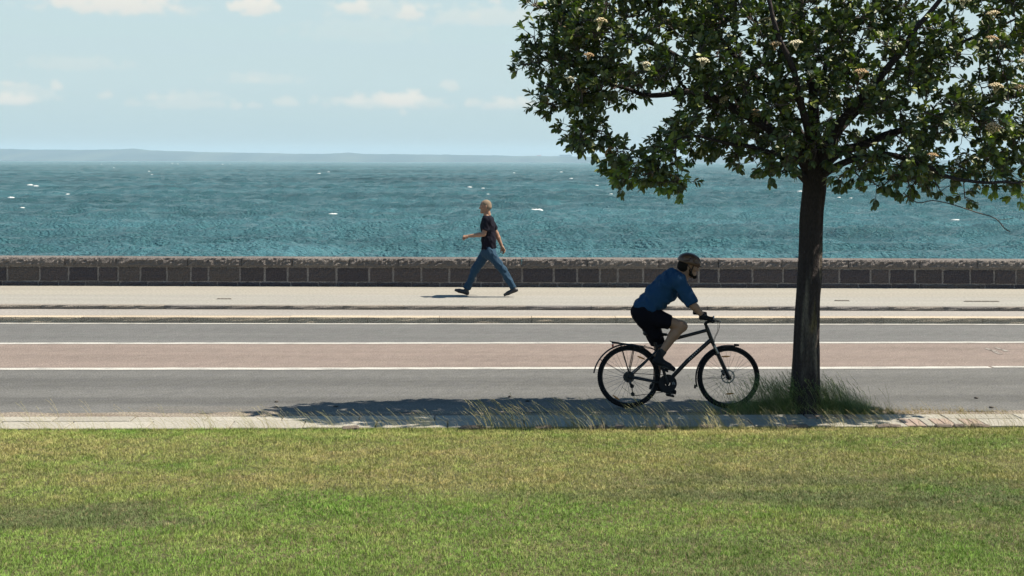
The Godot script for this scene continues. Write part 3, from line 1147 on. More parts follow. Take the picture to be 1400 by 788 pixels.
	for k in [[720, 90, 0.1], [736, 86, 0.0], [752, 84, -0.1], [770, 90, 0.1], [785, 82, 0.0], [765, 40, 0.2], [772, 26, 0.1], [768, 2, 0.1], [755, 12, 0.1], [745, 118, 0.1], [740, 140, 0.15], [760, 128, 0.0], [758, 148, 0.1], [775, 140, 0.0], [790, 125, 0.1], [800, 178, 0.2], [815, 192, 0.2], [800, 195, 0.25], [825, 172, 0.1], [860, 235, 0.5], [850, 245, 0.45], [880, 240, 0.5], [872, 222, 0.45], [895, 228, 0.4], [915, 248, 0.5], [905, 215, 0.4]]:
		clumps.append(TP(k[0], k[1], k[2]))
	var heart := TP(1112, 190, 0.0)
	clumps.sort_custom(func(a: Vector3, b: Vector3) -> bool: return a.distance_squared_to(heart) < b.distance_squared_to(heart))
	var twig := MB.new()
	var leaves: Array = []       # [transform, shade, nearness]
	var flowers: Array = []
	for q in clumps:
		var best := -1
		var bd := 1e9
		for k in nodes.size():
			var dd := nodes[k].distance_squared_to(q)
			if nodes[k].distance_squared_to(heart) > q.distance_squared_to(heart):
				dd *= 2.0
			if dd < bd:
				bd = dd
				best = k
		var a: Vector3 = nodes[best]
		var dist := sqrt(bd)
		var side := Vector3(rf(-1, 1), rf(-0.6, 1.0), rf(-1, 1)) * dist * 0.16
		var path := [a, a.lerp(q, 0.33) + side, a.lerp(q, 0.7) + side * 0.7 + Vector3(0, 0.02, 0), q]
		var r0 := 0.0075 + 0.006 * clampf(dist, 0, 1)
		twig.tube(path, [r0, r0 * 0.85, r0 * 0.7, r0 * 0.55], 5, false)
		nodes.append(path[1])
		nodes.append(path[2])
		nodes.append(q)
		var out_dir: Vector3 = (q - heart)
		out_dir = Vector3(out_dir.x * 0.5, out_dir.y * 0.7, out_dir.z).normalized()
		var nt := rng.randi_range(6, 8)
		for t in nt:
			var dir := (Vector3(rf(-1, 1), rf(-0.8, 0.9), rf(-1, 1)).normalized() + out_dir * 0.45).normalized()
			var st: Vector3 = path[2].lerp(q, rf(0.2, 1.0))
			var ln_ := rf(0.09, 0.24)
			var tip: Vector3 = st + dir * ln_ + Vector3(0, rf(-0.03, 0.02), 0)
			var midp: Vector3 = st.lerp(tip, 0.5) + Vector3(rf(-1, 1), rf(-1, 1), rf(-1, 1)) * 0.018
			twig.tube([st, midp, tip], [0.0042, 0.0034, 0.0024], 4, false)
			var nl := rng.randi_range(7, 10)
			for k in nl:
				var f := 1.0 - 0.75 * k / nl
				var at := midp.lerp(tip, f)
				var an := k * 2.4 + rf(-0.4, 0.4)
				var xx := dir.cross(Vector3.UP).normalized()
				if xx.length_squared() < 0.5:
					xx = Vector3.RIGHT
				var yy := xx.cross(dir)
				var ld := (xx * cos(an) + yy * sin(an)) * 0.85 + dir * (0.35 + 0.5 * f) + Vector3(0, lerpf(-0.45, 0.30, smoothstep(2.6, 4.2, at.y)), 0)
				ld = ld.normalized()
				var up := (Vector3(rf(-0.9, 0.9), 1.0, rf(-1.0, 1.0)) + ld * 0.2)
				up = (up - ld * up.dot(ld)).normalized()
				var zz := ld.cross(up)
				var sc := rf(0.058, 0.098)
				leaves.append([Transform3D(Basis(ld * sc, up * sc, zz * sc * rf(0.72, 1.0)), at), rng.randf(), at])
			if rng.randf() < 0.012 and tip.y > 1.8:
				flowers.append([tip, dir])
	var tm := mat(lin(0.065, 0.05, 0.045), 0.9)
	var tw := part("twigs", twig.mesh(), tm, root)
	tw.set_meta("kind", "stuff")
	# a bare twig hanging below the right side of the crown
	var bare := MB.new()
	bare.tube(smooth_line([TP(1215, 262, 0.6), TP(1232, 275, 0.65), TP(1250, 272, 0.7), TP(1275, 277, 0.72), TP(1305, 287, 0.74), TP(1330, 295, 0.75), TP(1342, 308, 0.75), TP(1349, 312, 0.75)], 3), [0.006], 5)
	bare.tube([TP(1334, 297, 0.75), TP(1345, 296, 0.76), TP(1353, 295, 0.76)], [0.003], 4)
	part("bare_twig", bare.mesh(), tm, root)
	# leaves: the ones that show largest singly, the rest together
	var kinds := [leaf_mesh(0.22, 0.16), leaf_mesh(0.10, 0.28), leaf_mesh(0.35, 0.08)]
	var cols := [Color(0.055, 0.080, 0.028), Color(0.085, 0.118, 0.032), Color(0.150, 0.180, 0.036), Color(0.070, 0.090, 0.048), Color(0.150, 0.170, 0.090)]
	var lm: Array = []
	for k in cols.size():
		var m := mat(lin(cols[k].r, cols[k].g, cols[k].b), 0.5, 0.0, 0.45)
		m.backlight_enabled = true
		m.backlight = Color(0.5, 0.62, 0.14)
		lm.append(m)
	leaves.sort_custom(func(a: Array, b: Array) -> bool: return a[2].z + absf(a[2].x) * 0.25 - absf(a[2].y - 2.4) * 0.5 > b[2].z + absf(b[2].x) * 0.25 - absf(b[2].y - 2.4) * 0.5)
	for k in 300:
		part("leaf", kinds[k % 3], lm[int(leaves[k][1] * 4.99)], root, leaves[k][0])
	var mm := MultiMesh.new()
	mm.transform_format = MultiMesh.TRANSFORM_3D
	mm.use_colors = true
	mm.mesh = kinds[0]
	mm.instance_count = leaves.size() - 300
	for k in range(300, leaves.size()):
		mm.set_instance_transform(k - 300, leaves[k][0])
		var s: float = leaves[k][1]
		var c: Color = cols[int(s * 4.99)]
		var g := 0.85 + 0.3 * fmod(s * 37.0, 1.0)
		mm.set_instance_color(k - 300, Color(c.r * g, c.g * g, c.b * g))
	var fo := MultiMeshInstance3D.new()
	fo.name = "crown"
	fo.multimesh = mm
	var fm := mat(Color.WHITE, 0.5, 0.0, 0.45)
	fm.vertex_color_use_as_albedo = true
	fm.backlight_enabled = true
	fm.backlight = Color(0.5, 0.62, 0.14)
	fo.material_override = fm
	fo.set_meta("kind", "stuff")
	root.add_child(fo, true)
	# flower heads: flat domes of small cream florets
	for px in [[815, 41], [1036, 74], [1062, 73], [872, 98], [775, 115], [1246, 8], [1278, 17], [1318, 34], [1360, 95], [1374, 94], [1388, 97], [1397, 118], [1322, 127], [1355, 128], [1238, 216], [1087, 6], [1317, 66], [1145, 110], [800, 85], [945, 95], [1400, 60], [1385, 90]]:
		flowers.append([TP(px[0], px[1], 0.10 + 0.98 * sqrt(maxf(0.05, 1.0 - pow((px[0] - 1120.0) / 420.0, 2.0)))), Vector3(rf(-0.4, 0.4), 1, rf(0, 0.5)).normalized()])
	var fk: Array = []
	for k in 3:
		var b := MB.new()
		for i in 34:
			var a := i * 2.4
			var r := sqrt(i / 34.0) * 0.05
			var c0 := Vector3(cos(a) * r, 0.022 - r * r * 8.0 + rf(-0.004, 0.004), sin(a) * r)
			b.ball(c0, Vector3(0.0085, 0.006, 0.0085), 5, 3)
			if i % 4 == 0:
				b.tube([c0, Vector3(0, -0.05, 0)], [0.0012, 0.0015], 3, false)
		fk.append(b.mesh())
	var fms := [mat(lin(0.62, 0.56, 0.40), 0.8), mat(lin(0.55, 0.45, 0.28), 0.8), mat(lin(0.42, 0.29, 0.16), 0.85)]
	for k in flowers.size():
		var up: Vector3 = (flowers[k][1] + Vector3(0, 1.2, 0)).normalized()
		var xx := up.cross(Vector3.FORWARD).normalized()
		part("flower_cluster", fk[k % 3], fms[rng.randi() % 3], root, Transform3D(Basis(xx, up, xx.cross(up)) * rf(1.1, 1.6), flowers[k][0] + Vector3(0, 0.02, 0)))

# ---------------------------------------------------------------- grass
func blade(mb: MB, at: Vector3, dir: Vector3, len_: float, wid: float, droop: float, seg: int = 2) -> void:
	var side := dir.cross(Vector3.UP)
	side = side.normalized() if side.length_squared() > 1e-4 else Vector3.RIGHT
	side = side.rotated(Vector3.UP, 0.6)
	var last_a := -1
	var last_b := -1
	for k in seg + 1:
		var t := float(k) / seg
		var c0 := at + dir * len_ * t + Vector3(dir.x, -0.35, dir.z) * droop * len_ * t * t
		var w := wid * (1.0 - t * 0.85)
		if k == seg:
			var tp := mb.p(c0)
			mb.tri(last_a, last_b, tp)
		else:
			var a := mb.p(c0 - side * w * 0.5)
			var b := mb.p(c0 + side * w * 0.5)
			if k > 0:
				mb.quad(last_a, last_b, b, a)
			last_a = a
			last_b = b

func scatter(called: String, kinds: Array, spots: Array, m: Material, parent: Node3D) -> Array:
	var out: Array = []
	for k in kinds.size():
		var mine: Array = []
		for i in range(k, spots.size(), kinds.size()):
			mine.append(spots[i])
		var mm := MultiMesh.new()
		mm.transform_format = MultiMesh.TRANSFORM_3D
		mm.use_colors = true
		mm.mesh = kinds[k]
		mm.instance_count = mine.size()
		for i in mine.size():
			mm.set_instance_transform(i, mine[i][0])
			mm.set_instance_color(i, mine[i][1])
		var o := MultiMeshInstance3D.new()
		o.name = called
		o.multimesh = mm
		o.material_override = m
		parent.add_child(o, true)
		out.append(o)
	return out

func turf_colour(x: float, z: float) -> Color:
	# straw-dry band beyond, greener turf nearer, patches of darker dull weed
	var zz := z - 0.03 * x
	var dry := smoothstep(10.9, 12.6, zz + n2(x * 0.35, z, 0.35, 1.0) * 1.6) * 0.55 + n2(x * 0.3, z, 0.5, 2.0) * 0.55 + n2(x, z, 2.0, 3.0) * 0.3 + n2(x, z, 6.0, 3.3) * 0.35
	dry = clampf(dry + 0.03, 0.0, 1.0)
	var c := Color(0.125, 0.235, 0.034).lerp(Color(0.18, 0.275, 0.055), clampf(n2(x, z, 0.8, 4.0) + 0.5, 0, 1))
	c = c.lerp(Color(0.40, 0.31, 0.145), dry * 0.78)
	var weed := clampf(n2(x * 0.22, z, 0.55, 9.0) * 2.4 - 0.35 + n2(x, z, 3.0, 5.0) * 0.5, 0, 1)
	var sp := smoothstep(0.9, 0.4, Vector2((x + 3.3) / 1.5, (z - 11.0) / 0.55).length() + n2(x, z, 1.5, 7.0) * 0.5)
	weed = clampf(weed * smoothstep(13.5, 12.0, zz) + sp, 0, 1)
	return c.lerp(Color(0.10, 0.125, 0.06), weed * 0.75)

func lawn_grass() -> void:
	var kinds: Array = []
	for k in 5:
		var mb := MB.new()
		for i in 15:
			var a := rf(0, TAU)
			var lean := rf(0.15, 0.95)
			var dir := Vector3(cos(a) * lean, 1.0, sin(a) * lean).normalized()
			blade(mb, Vector3(rf(-0.022, 0.022), -0.005, rf(-0.022, 0.022)), dir, rf(0.016, 0.040), rf(0.0026, 0.0042), rf(0.1, 0.5), 2)
		kinds.append(mb.mesh())
	var spots: Array = []
	var z := 7.9
	while z < 14.95:
		var half := 0.362 * z + 0.7
		var x := -half
		while x < half:
			var xx := x + rf(-0.02, 0.02)
			var zz := z + rf(-0.02, 0.02)
			x += 0.034
			if zz > L.slab_near[0] + L.slab_near[1] * xx - 0.01:
				continue
			var c := turf_colour(xx, zz)
			var g := rf(0.75, 1.25) * (1.0 + 0.35 * n2(xx * 0.7, zz, 4.0, 8.0))
			if rng.randf() < 0.05:
				c = c.lerp(Color(0.35, 0.285, 0.155), 0.7)
			var s := rf(0.7, 1.25) * (1.0 + 0.35 * n2(xx, zz, 1.5, 6.0))
			spots.append([Transform3D(Basis(Vector3.UP, rf(0, TAU)).scaled(Vector3(1.15, s, 1.15)), Vector3(xx, lawn_y(xx, zz), -zz)), Color(c.r * g, c.g * g, c.b * g)])
		z += 0.034
	M.grass = mat(Color.WHITE, 0.6, 0.0, 0.3)
	M.grass.vertex_color_use_as_albedo = true
	M.grass.backlight_enabled = true
	M.grass.backlight = Color(0.4, 0.42, 0.15)
	var root := top("lawn")
	tag(root, "short mown lawn with straw-dry patches in front of the road", "grass", "", "stuff")
	for o in scatter("grass", kinds, spots, M.grass, root):
		o.set_meta("kind", "stuff")

func tall_grass() -> void:
	# uncut stems with seed heads along the slab edge, blown to the left
	var kinds: Array = []
	for k in 5:
		var mb := MB.new()
		for i in 3:
			var base := Vector3(rf(-0.05, 0.05), -0.01, rf(-0.03, 0.03))
			var lean := rf(0.25, 0.95)
			var hh := rf(0.14, 0.30)
			var pts: Array = []
			for s in 6:
				var t := s / 5.0
				pts.append(base + Vector3(-lean * hh * t * t, hh * t * (1.0 - 0.12 * t), rf(-0.004, 0.004)))
			mb.tube(pts, [0.0016, 0.0015, 0.0014, 0.0013, 0.0012, 0.001], 3, false)
			var tip: Vector3 = pts[5]
			var d: Vector3 = (pts[5] - pts[4]).normalized()
			for s in 7:
				var c0 := tip - d * s * 0.008
				blade(mb, c0, (d + Vector3(rf(-0.6, 0.6), rf(-0.2, 0.5), rf(-0.6, 0.6))).normalized(), rf(0.014, 0.024), 0.0035, 0.2, 1)
		for i in 3:
			blade(mb, Vector3(rf(-0.05, 0.05), -0.01, rf(-0.03, 0.03)), Vector3(rf(-0.6, 0.2), 1, rf(-0.3, 0.3)).normalized(), rf(0.06, 0.15), 0.004, rf(0.3, 0.8), 3)
		kinds.append(mb.mesh())
	var spots: Array = []
	for i in 720:
		var x := rf(-6.4, 6.4)
		var dens := 0.35 + 0.65 * clampf(n2(x, 3.0, 0.9, 2.0) * 2.0 + 0.3, 0, 1)
		if x > -0.4 and x < 2.2:
			dens = 1.0
		if rng.randf() > dens:
			continue
		var zz: float = L.slab_near[0] + L.slab_near[1] * x - absf(rng.randfn(0.0, 0.12)) - 0.01
		if rng.randf() < 0.12:
			zz = (L.slab_mid[0] if rng.randf() < 0.5 else L.slab_far[0]) + L.slab_mid[1] * x + rf(-0.01, 0.03)
		var c := Color(0.42, 0.36, 0.22).lerp(Color(0.16, 0.19, 0.06), rng.randf() * 0.8)
		var s := rf(0.45, 1.05) * (1.35 if x > -0.4 and x < 2.2 else 0.9)
		spots.append([Transform3D(Basis(Vector3.UP, rf(-0.7, 0.7)) * s, Vector3(x, lawn_y(x, zz) if zz < 14.9 + 0.034 * x else 0.0, -zz)), c])
	var root := top("tall_grass")
	tag(root, "thin dry grass stems with seed heads along the slab edge", "grass", "", "stuff")
	for o in scatter("stem", kinds, spots, M.grass, root):
		o.set_meta("kind", "stuff")
	# low leafy weeds in the turf edge
	# dense tuft about the foot of the tree
	var tk: Array = []
	for k in 5:
		var mb := MB.new()
		for i in 12:
			var dir := Vector3(rf(-0.75, 0.25), 1, rf(-0.45, 0.55)).normalized()
			blade(mb, Vector3(rf(-0.04, 0.04), -0.01, rf(-0.04, 0.04)), dir, rf(0.12, 0.30), rf(0.004, 0.0075), rf(0.3, 1.0), 4)
		for i in 2:
			var hh := rf(0.25, 0.42)
			var lean := rf(0.2, 0.7)
			var b0 := Vector3(rf(-0.04, 0.04), 0, rf(-0.04, 0.04))
			var pts: Array = []
			for s in 5:
				var t := s / 4.0
				pts.append(b0 + Vector3(-lean * hh * t * t, hh * t, 0))
			mb.tube(pts, [0.0016, 0.0014, 0.0012, 0.001, 0.0008], 3, false)
			for s in 9:
				blade(mb, pts[4].lerp(pts[3], s / 12.0), Vector3(rf(-1, 0.3), rf(-0.2, 0.8), rf(-0.5, 0.5)).normalized(), rf(0.016, 0.03), 0.004, 0.2, 1)
		tk.append(mb.mesh())
	var ts: Array = []
	for i in 620:
		var u := rf(-1.0, 1.0)
		var px := 1100.0 + (u * 90.0 if rng.randf() < 0.75 else rf(-75.0, 110.0))
		var zz := rf(15.62, 16.28) + 0.036 * 3.3
		var x := (px - 700.0) / F * zz
		var far := absf(px - 1105.0) / 110.0
		var s := (1.05 - 0.6 * far) * rf(0.6, 1.1)
		if Vector2(x - tree_at.x, zz - TZ).length() < 0.17:
			continue
		var c := Color(0.11, 0.18, 0.06).lerp(Color(0.25, 0.29, 0.12), rng.randf()).lerp(Color(0.40, 0.35, 0.22), 0.55 * float(rng.randf() < 0.22 + 0.3 * far))
		ts.append([Transform3D(Basis(Vector3.UP, rf(-0.9, 0.9)) * s, Vector3(x, 0.0, -zz)), c])
	for i in 380:
		var px := 1100.0 + rng.randfn(0.0, 40.0)
		var zz := rf(15.68, 15.86) + 0.036 * 3.3
		var c := Color(0.13, 0.20, 0.065).lerp(Color(0.27, 0.31, 0.13), rng.randf())
		ts.append([Transform3D(Basis(Vector3.UP, rf(-0.9, 0.9)) * rf(0.8, 1.25), Vector3((px - 700.0) / F * zz, 0.0, -zz)), c])
	# thin yellowish fringe that runs out along the road edge
	for i in 800:
		var px := 1130.0 + pow(rng.randf(), 2.0) * 250.0
		var zz := rf(15.68, 16.0 + 0.10 * (1.0 - (px - 1130.0) / 250.0)) + 0.036 * 3.9
		var c := Color(0.27, 0.22, 0.06).lerp(Color(0.33, 0.26, 0.15), rng.randf())
		ts.append([Transform3D(Basis(Vector3.UP, rf(-0.9, 0.9)) * rf(0.16, 0.36) * (1.0 - 0.6 * (px - 1130.0) / 250.0), Vector3((px - 700.0) / F * zz, 0.0, -zz)), c])
	var tuft := top("grass_tuft")
	tag(tuft, "shaggy tuft of long grass around the foot of the tree trunk", "grass", "", "stuff")
	for o in scatter("blades", tk, ts, M.grass, tuft):
		o.set_meta("kind", "stuff")

# ---------------------------------------------------------------- the bicycle (x forward, z towards the camera side)
const BZ := 16.25
const BS := 120.0

func B(px: float, py: float, z: float = 0.0) -> Vector3:
	return Vector3((px - 925.0) / BS, (558.6 - py) / BS, z)

func arc_guard(mb: MB, ce: Vector3, a0: float, a1: float, r0: float, r1: float, half: float, n: int = 26) -> void:
	var st := mb.v.size()
	for i in n + 1:
		var t := float(i) / n
		var a := lerpf(a0, a1, t)
		var r := lerpf(r0, r1, t * t)
		for k in 10:
			var s := k if k < 5 else 9 - k
			var u := s / 4.0 * 2.0 - 1.0
			var rr := r - u * u * 0.012 + (0.003 if k < 5 else 0.0)
			mb.p(ce + Vector3(cos(a) * rr, sin(a) * rr, u * half))
	for i in n:
		for k in 10:
			var k2 := (k + 1) % 10
			if a1 > a0:
				mb.quad(st + i * 10 + k, st + (i + 1) * 10 + k, st + (i + 1) * 10 + k2, st + i * 10 + k2)
			else:
				mb.quad(st + i * 10 + k, st + i * 10 + k2, st + (i + 1) * 10 + k2, st + (i + 1) * 10 + k)

func wheel(root: Node3D, ce: Vector3, front: bool) -> void:
	var w := Node3D.new()
	w.name = "wheel"
	root.add_child(w, true)
	w.position = ce
	var ty := MB.new()
	ty.torus(Vector3.ZERO, 0.335, 0.021, 64, 12)
	for i in 96:     # low tread blocks
		var a := TAU * i / 96.0
		ty.rbox(Transform3D(Basis(Vector3(0, 0, 1), a), Vector3(cos(a), sin(a), 0) * 0.3555 + Vector3(0, 0, 0.007 * (1 if i % 2 else -1))), Vector3(0.004, 0.010, 0.012), 0.001)
	part("tyre", ty.mesh(), M.rubber, w)
	var ri := MB.new()
	ri.torus(Vector3.ZERO, 0.307, 0.010, 64, 8, 0.011)
	part("rim", ri.mesh(), M.black, w)
	var hub := MB.new()
	var turn := Basis(Vector3.RIGHT, PI / 2)
	hub.lathe(Transform3D(turn, Vector3.ZERO), [Vector2(0.001, -0.06), Vector2(0.012, -0.06), Vector2(0.014, -0.045), Vector2(0.027, -0.042), Vector2(0.027, -0.038), Vector2(0.016, -0.03), Vector2(0.016, 0.03), Vector2(0.027, 0.038), Vector2(0.027, 0.042), Vector2(0.014, 0.045), Vector2(0.012, 0.06), Vector2(0.001, 0.06)], 16)
	part("hub", hub.mesh(), M.black, w)
	var sp := MB.new()
	sp.tube([Vector3.ZERO, Vector3(1, 0, 0)], [0.0013], 4, false)
	var sm := sp.mesh()
	for i in 32:
		var a := TAU * (i + 0.5) / 32.0
		var s := 0.04 if i % 2 else -0.04
		var ha := a + (0.9 if (i / 2) % 2 else -0.9)
		var p0 := Vector3(cos(ha) * 0.025, sin(ha) * 0.025, s)
		var p1 := Vector3(cos(a) * 0.30, sin(a) * 0.30, 0)
		var d := p1 - p0
		var yy := Vector3(0, 0, 1).cross(d).normalized()
		part("spoke", sm, M.steel, w, Transform3D(Basis(d, yy, d.normalized().cross(yy)), p0))
	var offs: Array = [[Vector3(-0.035, 0.238, 0.02), 0.05], [Vector3(0.012, -0.185, 0.02), 0.08]] if front else [[Vector3(0.14, 0.218, 0.02), -0.4], [Vector3(-0.145, -0.235, 0.02), -0.6]]
	for o in offs:
		var rb := MB.new()
		rb.ball(Vector3.ZERO, Vector3(0.052, 0.010, 0.006), 14, 6)
		part("reflector", rb.mesh(), M.amber, w, Transform3D(Basis(Vector3(0, 0, 1), o[1]), o[0]))
	if front:
		var dk := MB.new()
		dk.disc(Transform3D(turn, Vector3(0, 0, -0.05)), 0.080, 0.002, 36, 0.064)
		for i in 6:
			var a := TAU * i / 6.0
			dk.tube([Vector3(cos(a) * 0.02, sin(a) * 0.02, -0.05), Vector3(cos(a + 0.5) * 0.066, sin(a + 0.5) * 0.066, -0.05)], [0.003], 4)
		part("brake_disc", dk.mesh(false), M.steel, w)

func bicycle() -> void:
	M.black = mat(lin(0.007, 0.007, 0.010), 0.5, 0.0, 0.4)
	M.black.clearcoat_enabled = true
	M.black.clearcoat = 0.2
	M.black.clearcoat_roughness = 0.15
	M.rubber = mat(lin(0.010, 0.010, 0.012), 0.85, 0.0, 0.3)
	M.steel = mat(lin(0.30, 0.30, 0.31), 0.4, 0.9)
	M.dark_metal = mat(lin(0.03, 0.03, 0.033), 0.5, 0.6)
	M.amber = mat(lin(0.55, 0.22, 0.06), 0.3)
	M.plastic = mat(lin(0.008, 0.008, 0.011), 0.6, 0.0, 0.35)
	var at := P(925, 558.6, BZ)
	at.y = 0.0
	var root := top("bicycle", at)
	tag(root, "black trekking bicycle with rear rack and mudguards under the rider in blue", "bicycle")
	var rh := B(859.5, 516)
	var fh := B(996, 516.3)
	wheel(root, rh, false)
	wheel(root, fh, true)
	var bb := B(912, 524)
	var st_top := B(894.5, 466)
	var ht := B(966, 448)
	var hb := B(974, 469)
	var fr := MB.new()
	fr.tube([bb, st_top], [0.017], 12)
	fr.tube([B(897.5, 476), B(924, 463.5), ht + Vector3(0.002, -0.035, 0)], [0.017, 0.019, 0.020], 12)
	fr.tube([bb + Vector3(0.01, 0.01, 0), B(940, 494), hb + Vector3(-0.03, 0.02, 0), hb + Vector3(-0.004, 0.045, 0)], [0.023, 0.025, 0.024, 0.02], 12)
	fr.tube([ht, hb], [0.0225, 0.024], 14)
	for s in [-1.0, 1.0]:
		fr.tube([B(898, 480, 0.012 * s), rh + Vector3(0.16, 0.14, 0.05 * s), rh + Vector3(0, 0, 0.066 * s)], [0.008, 0.009, 0.009], 8)
		fr.tube([bb + Vector3(-0.02, 0, 0.03 * s), bb + Vector3(-0.1, 0.005, 0.045 * s), rh + Vector3(0, 0, 0.066 * s)], [0.013, 0.011, 0.009], 8)
	fr.lathe(Transform3D(Basis(Vector3.RIGHT, PI / 2), bb), [Vector2(0.001, -0.04), Vector2(0.024, -0.04), Vector2(0.024, 0.04), Vector2(0.001, 0.04)], 16)
	var frame := part("frame", fr.mesh(), M.black, root)
	# pale lettering along the down tube, too worn to read
	var lt := MB.new()
	var dv := (B(965, 466) - B(926, 511))
	var dn := dv.normalized()
	var dp := Vector3(-dn.y, dn.x, 0)
	for k in 7:
		var c0 := B(926, 511) + dv * (0.42 + k * 0.055)
		lt.rbox(Transform3D(Basis(dn, dp, Vector3(0, 0, 1)), c0 + Vector3(0, 0, 0.025)), Vector3(0.006, 0.018, 0.002), 0.0005)
		if k % 2 == 0:
			lt.rbox(Transform3D(Basis(dn, dp, Vector3(0, 0, 1)), c0 + dn * 0.006 + dp * 0.007 + Vector3(0, 0, 0.025)), Vector3(0.012, 0.004, 0.002), 0.0005)
	part("lettering", lt.mesh(false), mat(lin(0.35, 0.36, 0.38), 0.5), frame)
	# suspension fork
	var fk := MB.new()
	var axis := (fh - hb).normalized()
	fk.tube([hb, hb + axis * 0.035], [0.02, 0.018], 10)
	fk.tube([hb + axis * 0.035 + Vector3(0, 0, -0.06), hb + axis * 0.025, hb + axis * 0.035 + Vector3(0, 0, 0.06)], [0.018], 8)
	for s in [-1.0, 1.0]:
		fk.tube([hb + axis * 0.13 + Vector3(0, 0, 0.058 * s), fh - axis * 0.06 + Vector3(0, 0, 0.058 * s), fh + Vector3(0, 0, 0.056 * s)], [0.021, 0.019, 0.015], 10)
	fk.tube([hb + axis * 0.15 + Vector3(-0.03, 0, -0.05), hb + axis * 0.13 + Vector3(-0.045, 0.01, 0), hb + axis * 0.15 + Vector3(-0.03, 0, 0.05)], [0.01], 6)
	fk.rbox(Transform3D(Basis(Vector3(0, 0, 1), 0.4), fh + Vector3(-0.055, 0.04, -0.055)), Vector3(0.03, 0.07, 0.03), 0.006)
	var fork := part("fork", fk.mesh(), M.black, root)
	var stn := MB.new()
	for s in [-1.0, 1.0]:
		stn.tube([hb + axis * 0.03 + Vector3(0, 0, 0.058 * s), hb + axis * 0.16 + Vector3(0, 0, 0.058 * s)], [0.015], 10)
	part("stanchion", stn.mesh(), M.steel, fork)
	# stem and bar
	var bar_c := B(973, 437.5)
	var sm := MB.new()
	sm.tube([ht, ht + (ht - hb).normalized() * 0.055], [0.019, 0.018], 10)
	sm.tube([ht + (ht - hb).normalized() * 0.045, bar_c], [0.017, 0.018], 10)
	sm.tube([bar_c + Vector3(0, 0, -0.025), bar_c + Vector3(0, 0, 0.025)], [0.022], 10)
	part("stem", sm.mesh(), M.plastic, root)
	var hb2 := MB.new()
	var grip := B(969, 436)
	var pts: Array = []
	for z in [-0.31, -0.18, -0.09, 0.0, 0.09, 0.18, 0.31]:
		pts.append(bar_c.lerp(grip, clampf((absf(z) - 0.06) / 0.2, 0, 1)) + Vector3(0, 0, z))
	hb2.tube(pts, [0.0125], 10)
	part("handlebar", hb2.mesh(), M.plastic, root)
	for s in [-1.0, 1.0]:
		var g := MB.new()
		g.tube([grip + Vector3(0, 0, 0.20 * s), grip + Vector3(0, 0, 0.31 * s), grip + Vector3(0, 0, 0.325 * s)], [0.017, 0.018, 0.014], 10)
		part("grip", g.mesh(), M.rubber, root)
		var lv := MB.new()
		lv.rbox(Transform3D(Basis.IDENTITY, bar_c + Vector3(-0.006, 0.0, 0.16 * s)), Vector3(0.035, 0.03, 0.035), 0.006)
		lv.tube([bar_c + Vector3(0.01, 0, 0.16 * s), bar_c + Vector3(0.045, 0.004, 0.19 * s), bar_c + Vector3(0.06, 0.008, 0.25 * s), bar_c + Vector3(0.055, 0.004, 0.29 * s)], [0.007, 0.006, 0.006, 0.006], 8)
		part("brake_lever", lv.mesh(), M.dark_metal, root)
		var cb := MB.new()
		cb.tube(smooth_line([bar_c + Vector3(0.015, 0, 0.15 * s), bar_c + Vector3(0.075, -0.03, 0.09 * s), bar_c + Vector3(0.07, -0.13, 0.03 * s), hb + Vector3(0.02, 0.03, 0.03 * s), hb + axis * 0.12 + Vector3(-0.03, 0, 0.04 * s)], 5), [0.0028], 5)
		part("cable", cb.mesh(), M.plastic, root)
	var bell := MB.new()
	bell.ball(bar_c + Vector3(0.0, 0.025, 0.09), Vector3(0.02, 0.016, 0.02), 12, 6)
	part("bell", bell.mesh(), M.steel, root)
	# saddle
	var sd := Field.new(Vector3(-0.45, 0.72, -0.12), Vector3(0.0, 0.98, 0.12), 0.007)
	sd.cap(B(882, 456.5, 0), B(897, 457), 0.028, 0.022, 0.03, 2.6)
	sd.cap(B(897, 457), B(911, 458.5), 0.022, 0.016, 0.03, 1.2)
	var sb := MB.new()
	sd.into(sb)
	part("saddle", sb.mesh(), M.plastic, root)
	var spo := MB.new()
	spo.tube([st_top, B(892.5, 461)], [0.0138], 10)
	for s in [-1.0, 1.0]:
		spo.tube([B(884, 459.5, 0.022 * s), B(888, 462, 0.022 * s), B(901, 462, 0.022 * s), B(907, 460, 0.015 * s)], [0.0035], 6)
	part("seat_post", spo.mesh(), M.dark_metal, root)
	# mudguards
	var mg := MB.new()
	arc_guard(mg, rh, deg_to_rad(28), deg_to_rad(174), 0.368, 0.405, 0.027)
	for s in [-1.0, 1.0]:
		mg.tube([rh + Vector3(0, 0, 0.065 * s), rh + Vector3(cos(2.6), sin(2.6), 0) * 0.385 + Vector3(0, 0, 0.026 * s)], [0.002], 5)
	part("mudguard", mg.mesh(), M.plastic, root)
	mg = MB.new()
	arc_guard(mg, fh, deg_to_rad(80), deg_to_rad(197), 0.366, 0.382, 0.027)
	mg.tube([fh + Vector3(cos(1.4), sin(1.4), 0) * 0.37, fh + Vector3(0.12, 0.365, 0)], [0.006, 0.004], 6, true, 3.0)
	mg.tube([fh + Vector3(-0.375, -0.09, 0), fh + Vector3(-0.385, -0.13, 0)], [0.006, 0.004], 6, true, 3.0)
	for s in [-1.0, 1.0]:
		mg.tube([fh + Vector3(0, 0, 0.06 * s), fh + Vector3(cos(3.2), sin(3.2), 0) * 0.375 + Vector3(0, 0, 0.026 * s)], [0.002], 5)
	part("mudguard", mg.mesh(), M.plastic, root)
	# rack
	var rk := MB.new()
	var ra := B(836, 469)
	var rb2 := B(879, 475)
	for s in [-1.0, 0.0, 1.0]:
		rk.tube([ra + Vector3(0, 0, 0.06 * s), rb2 + Vector3(0, 0, 0.06 * s)], [0.005], 6)
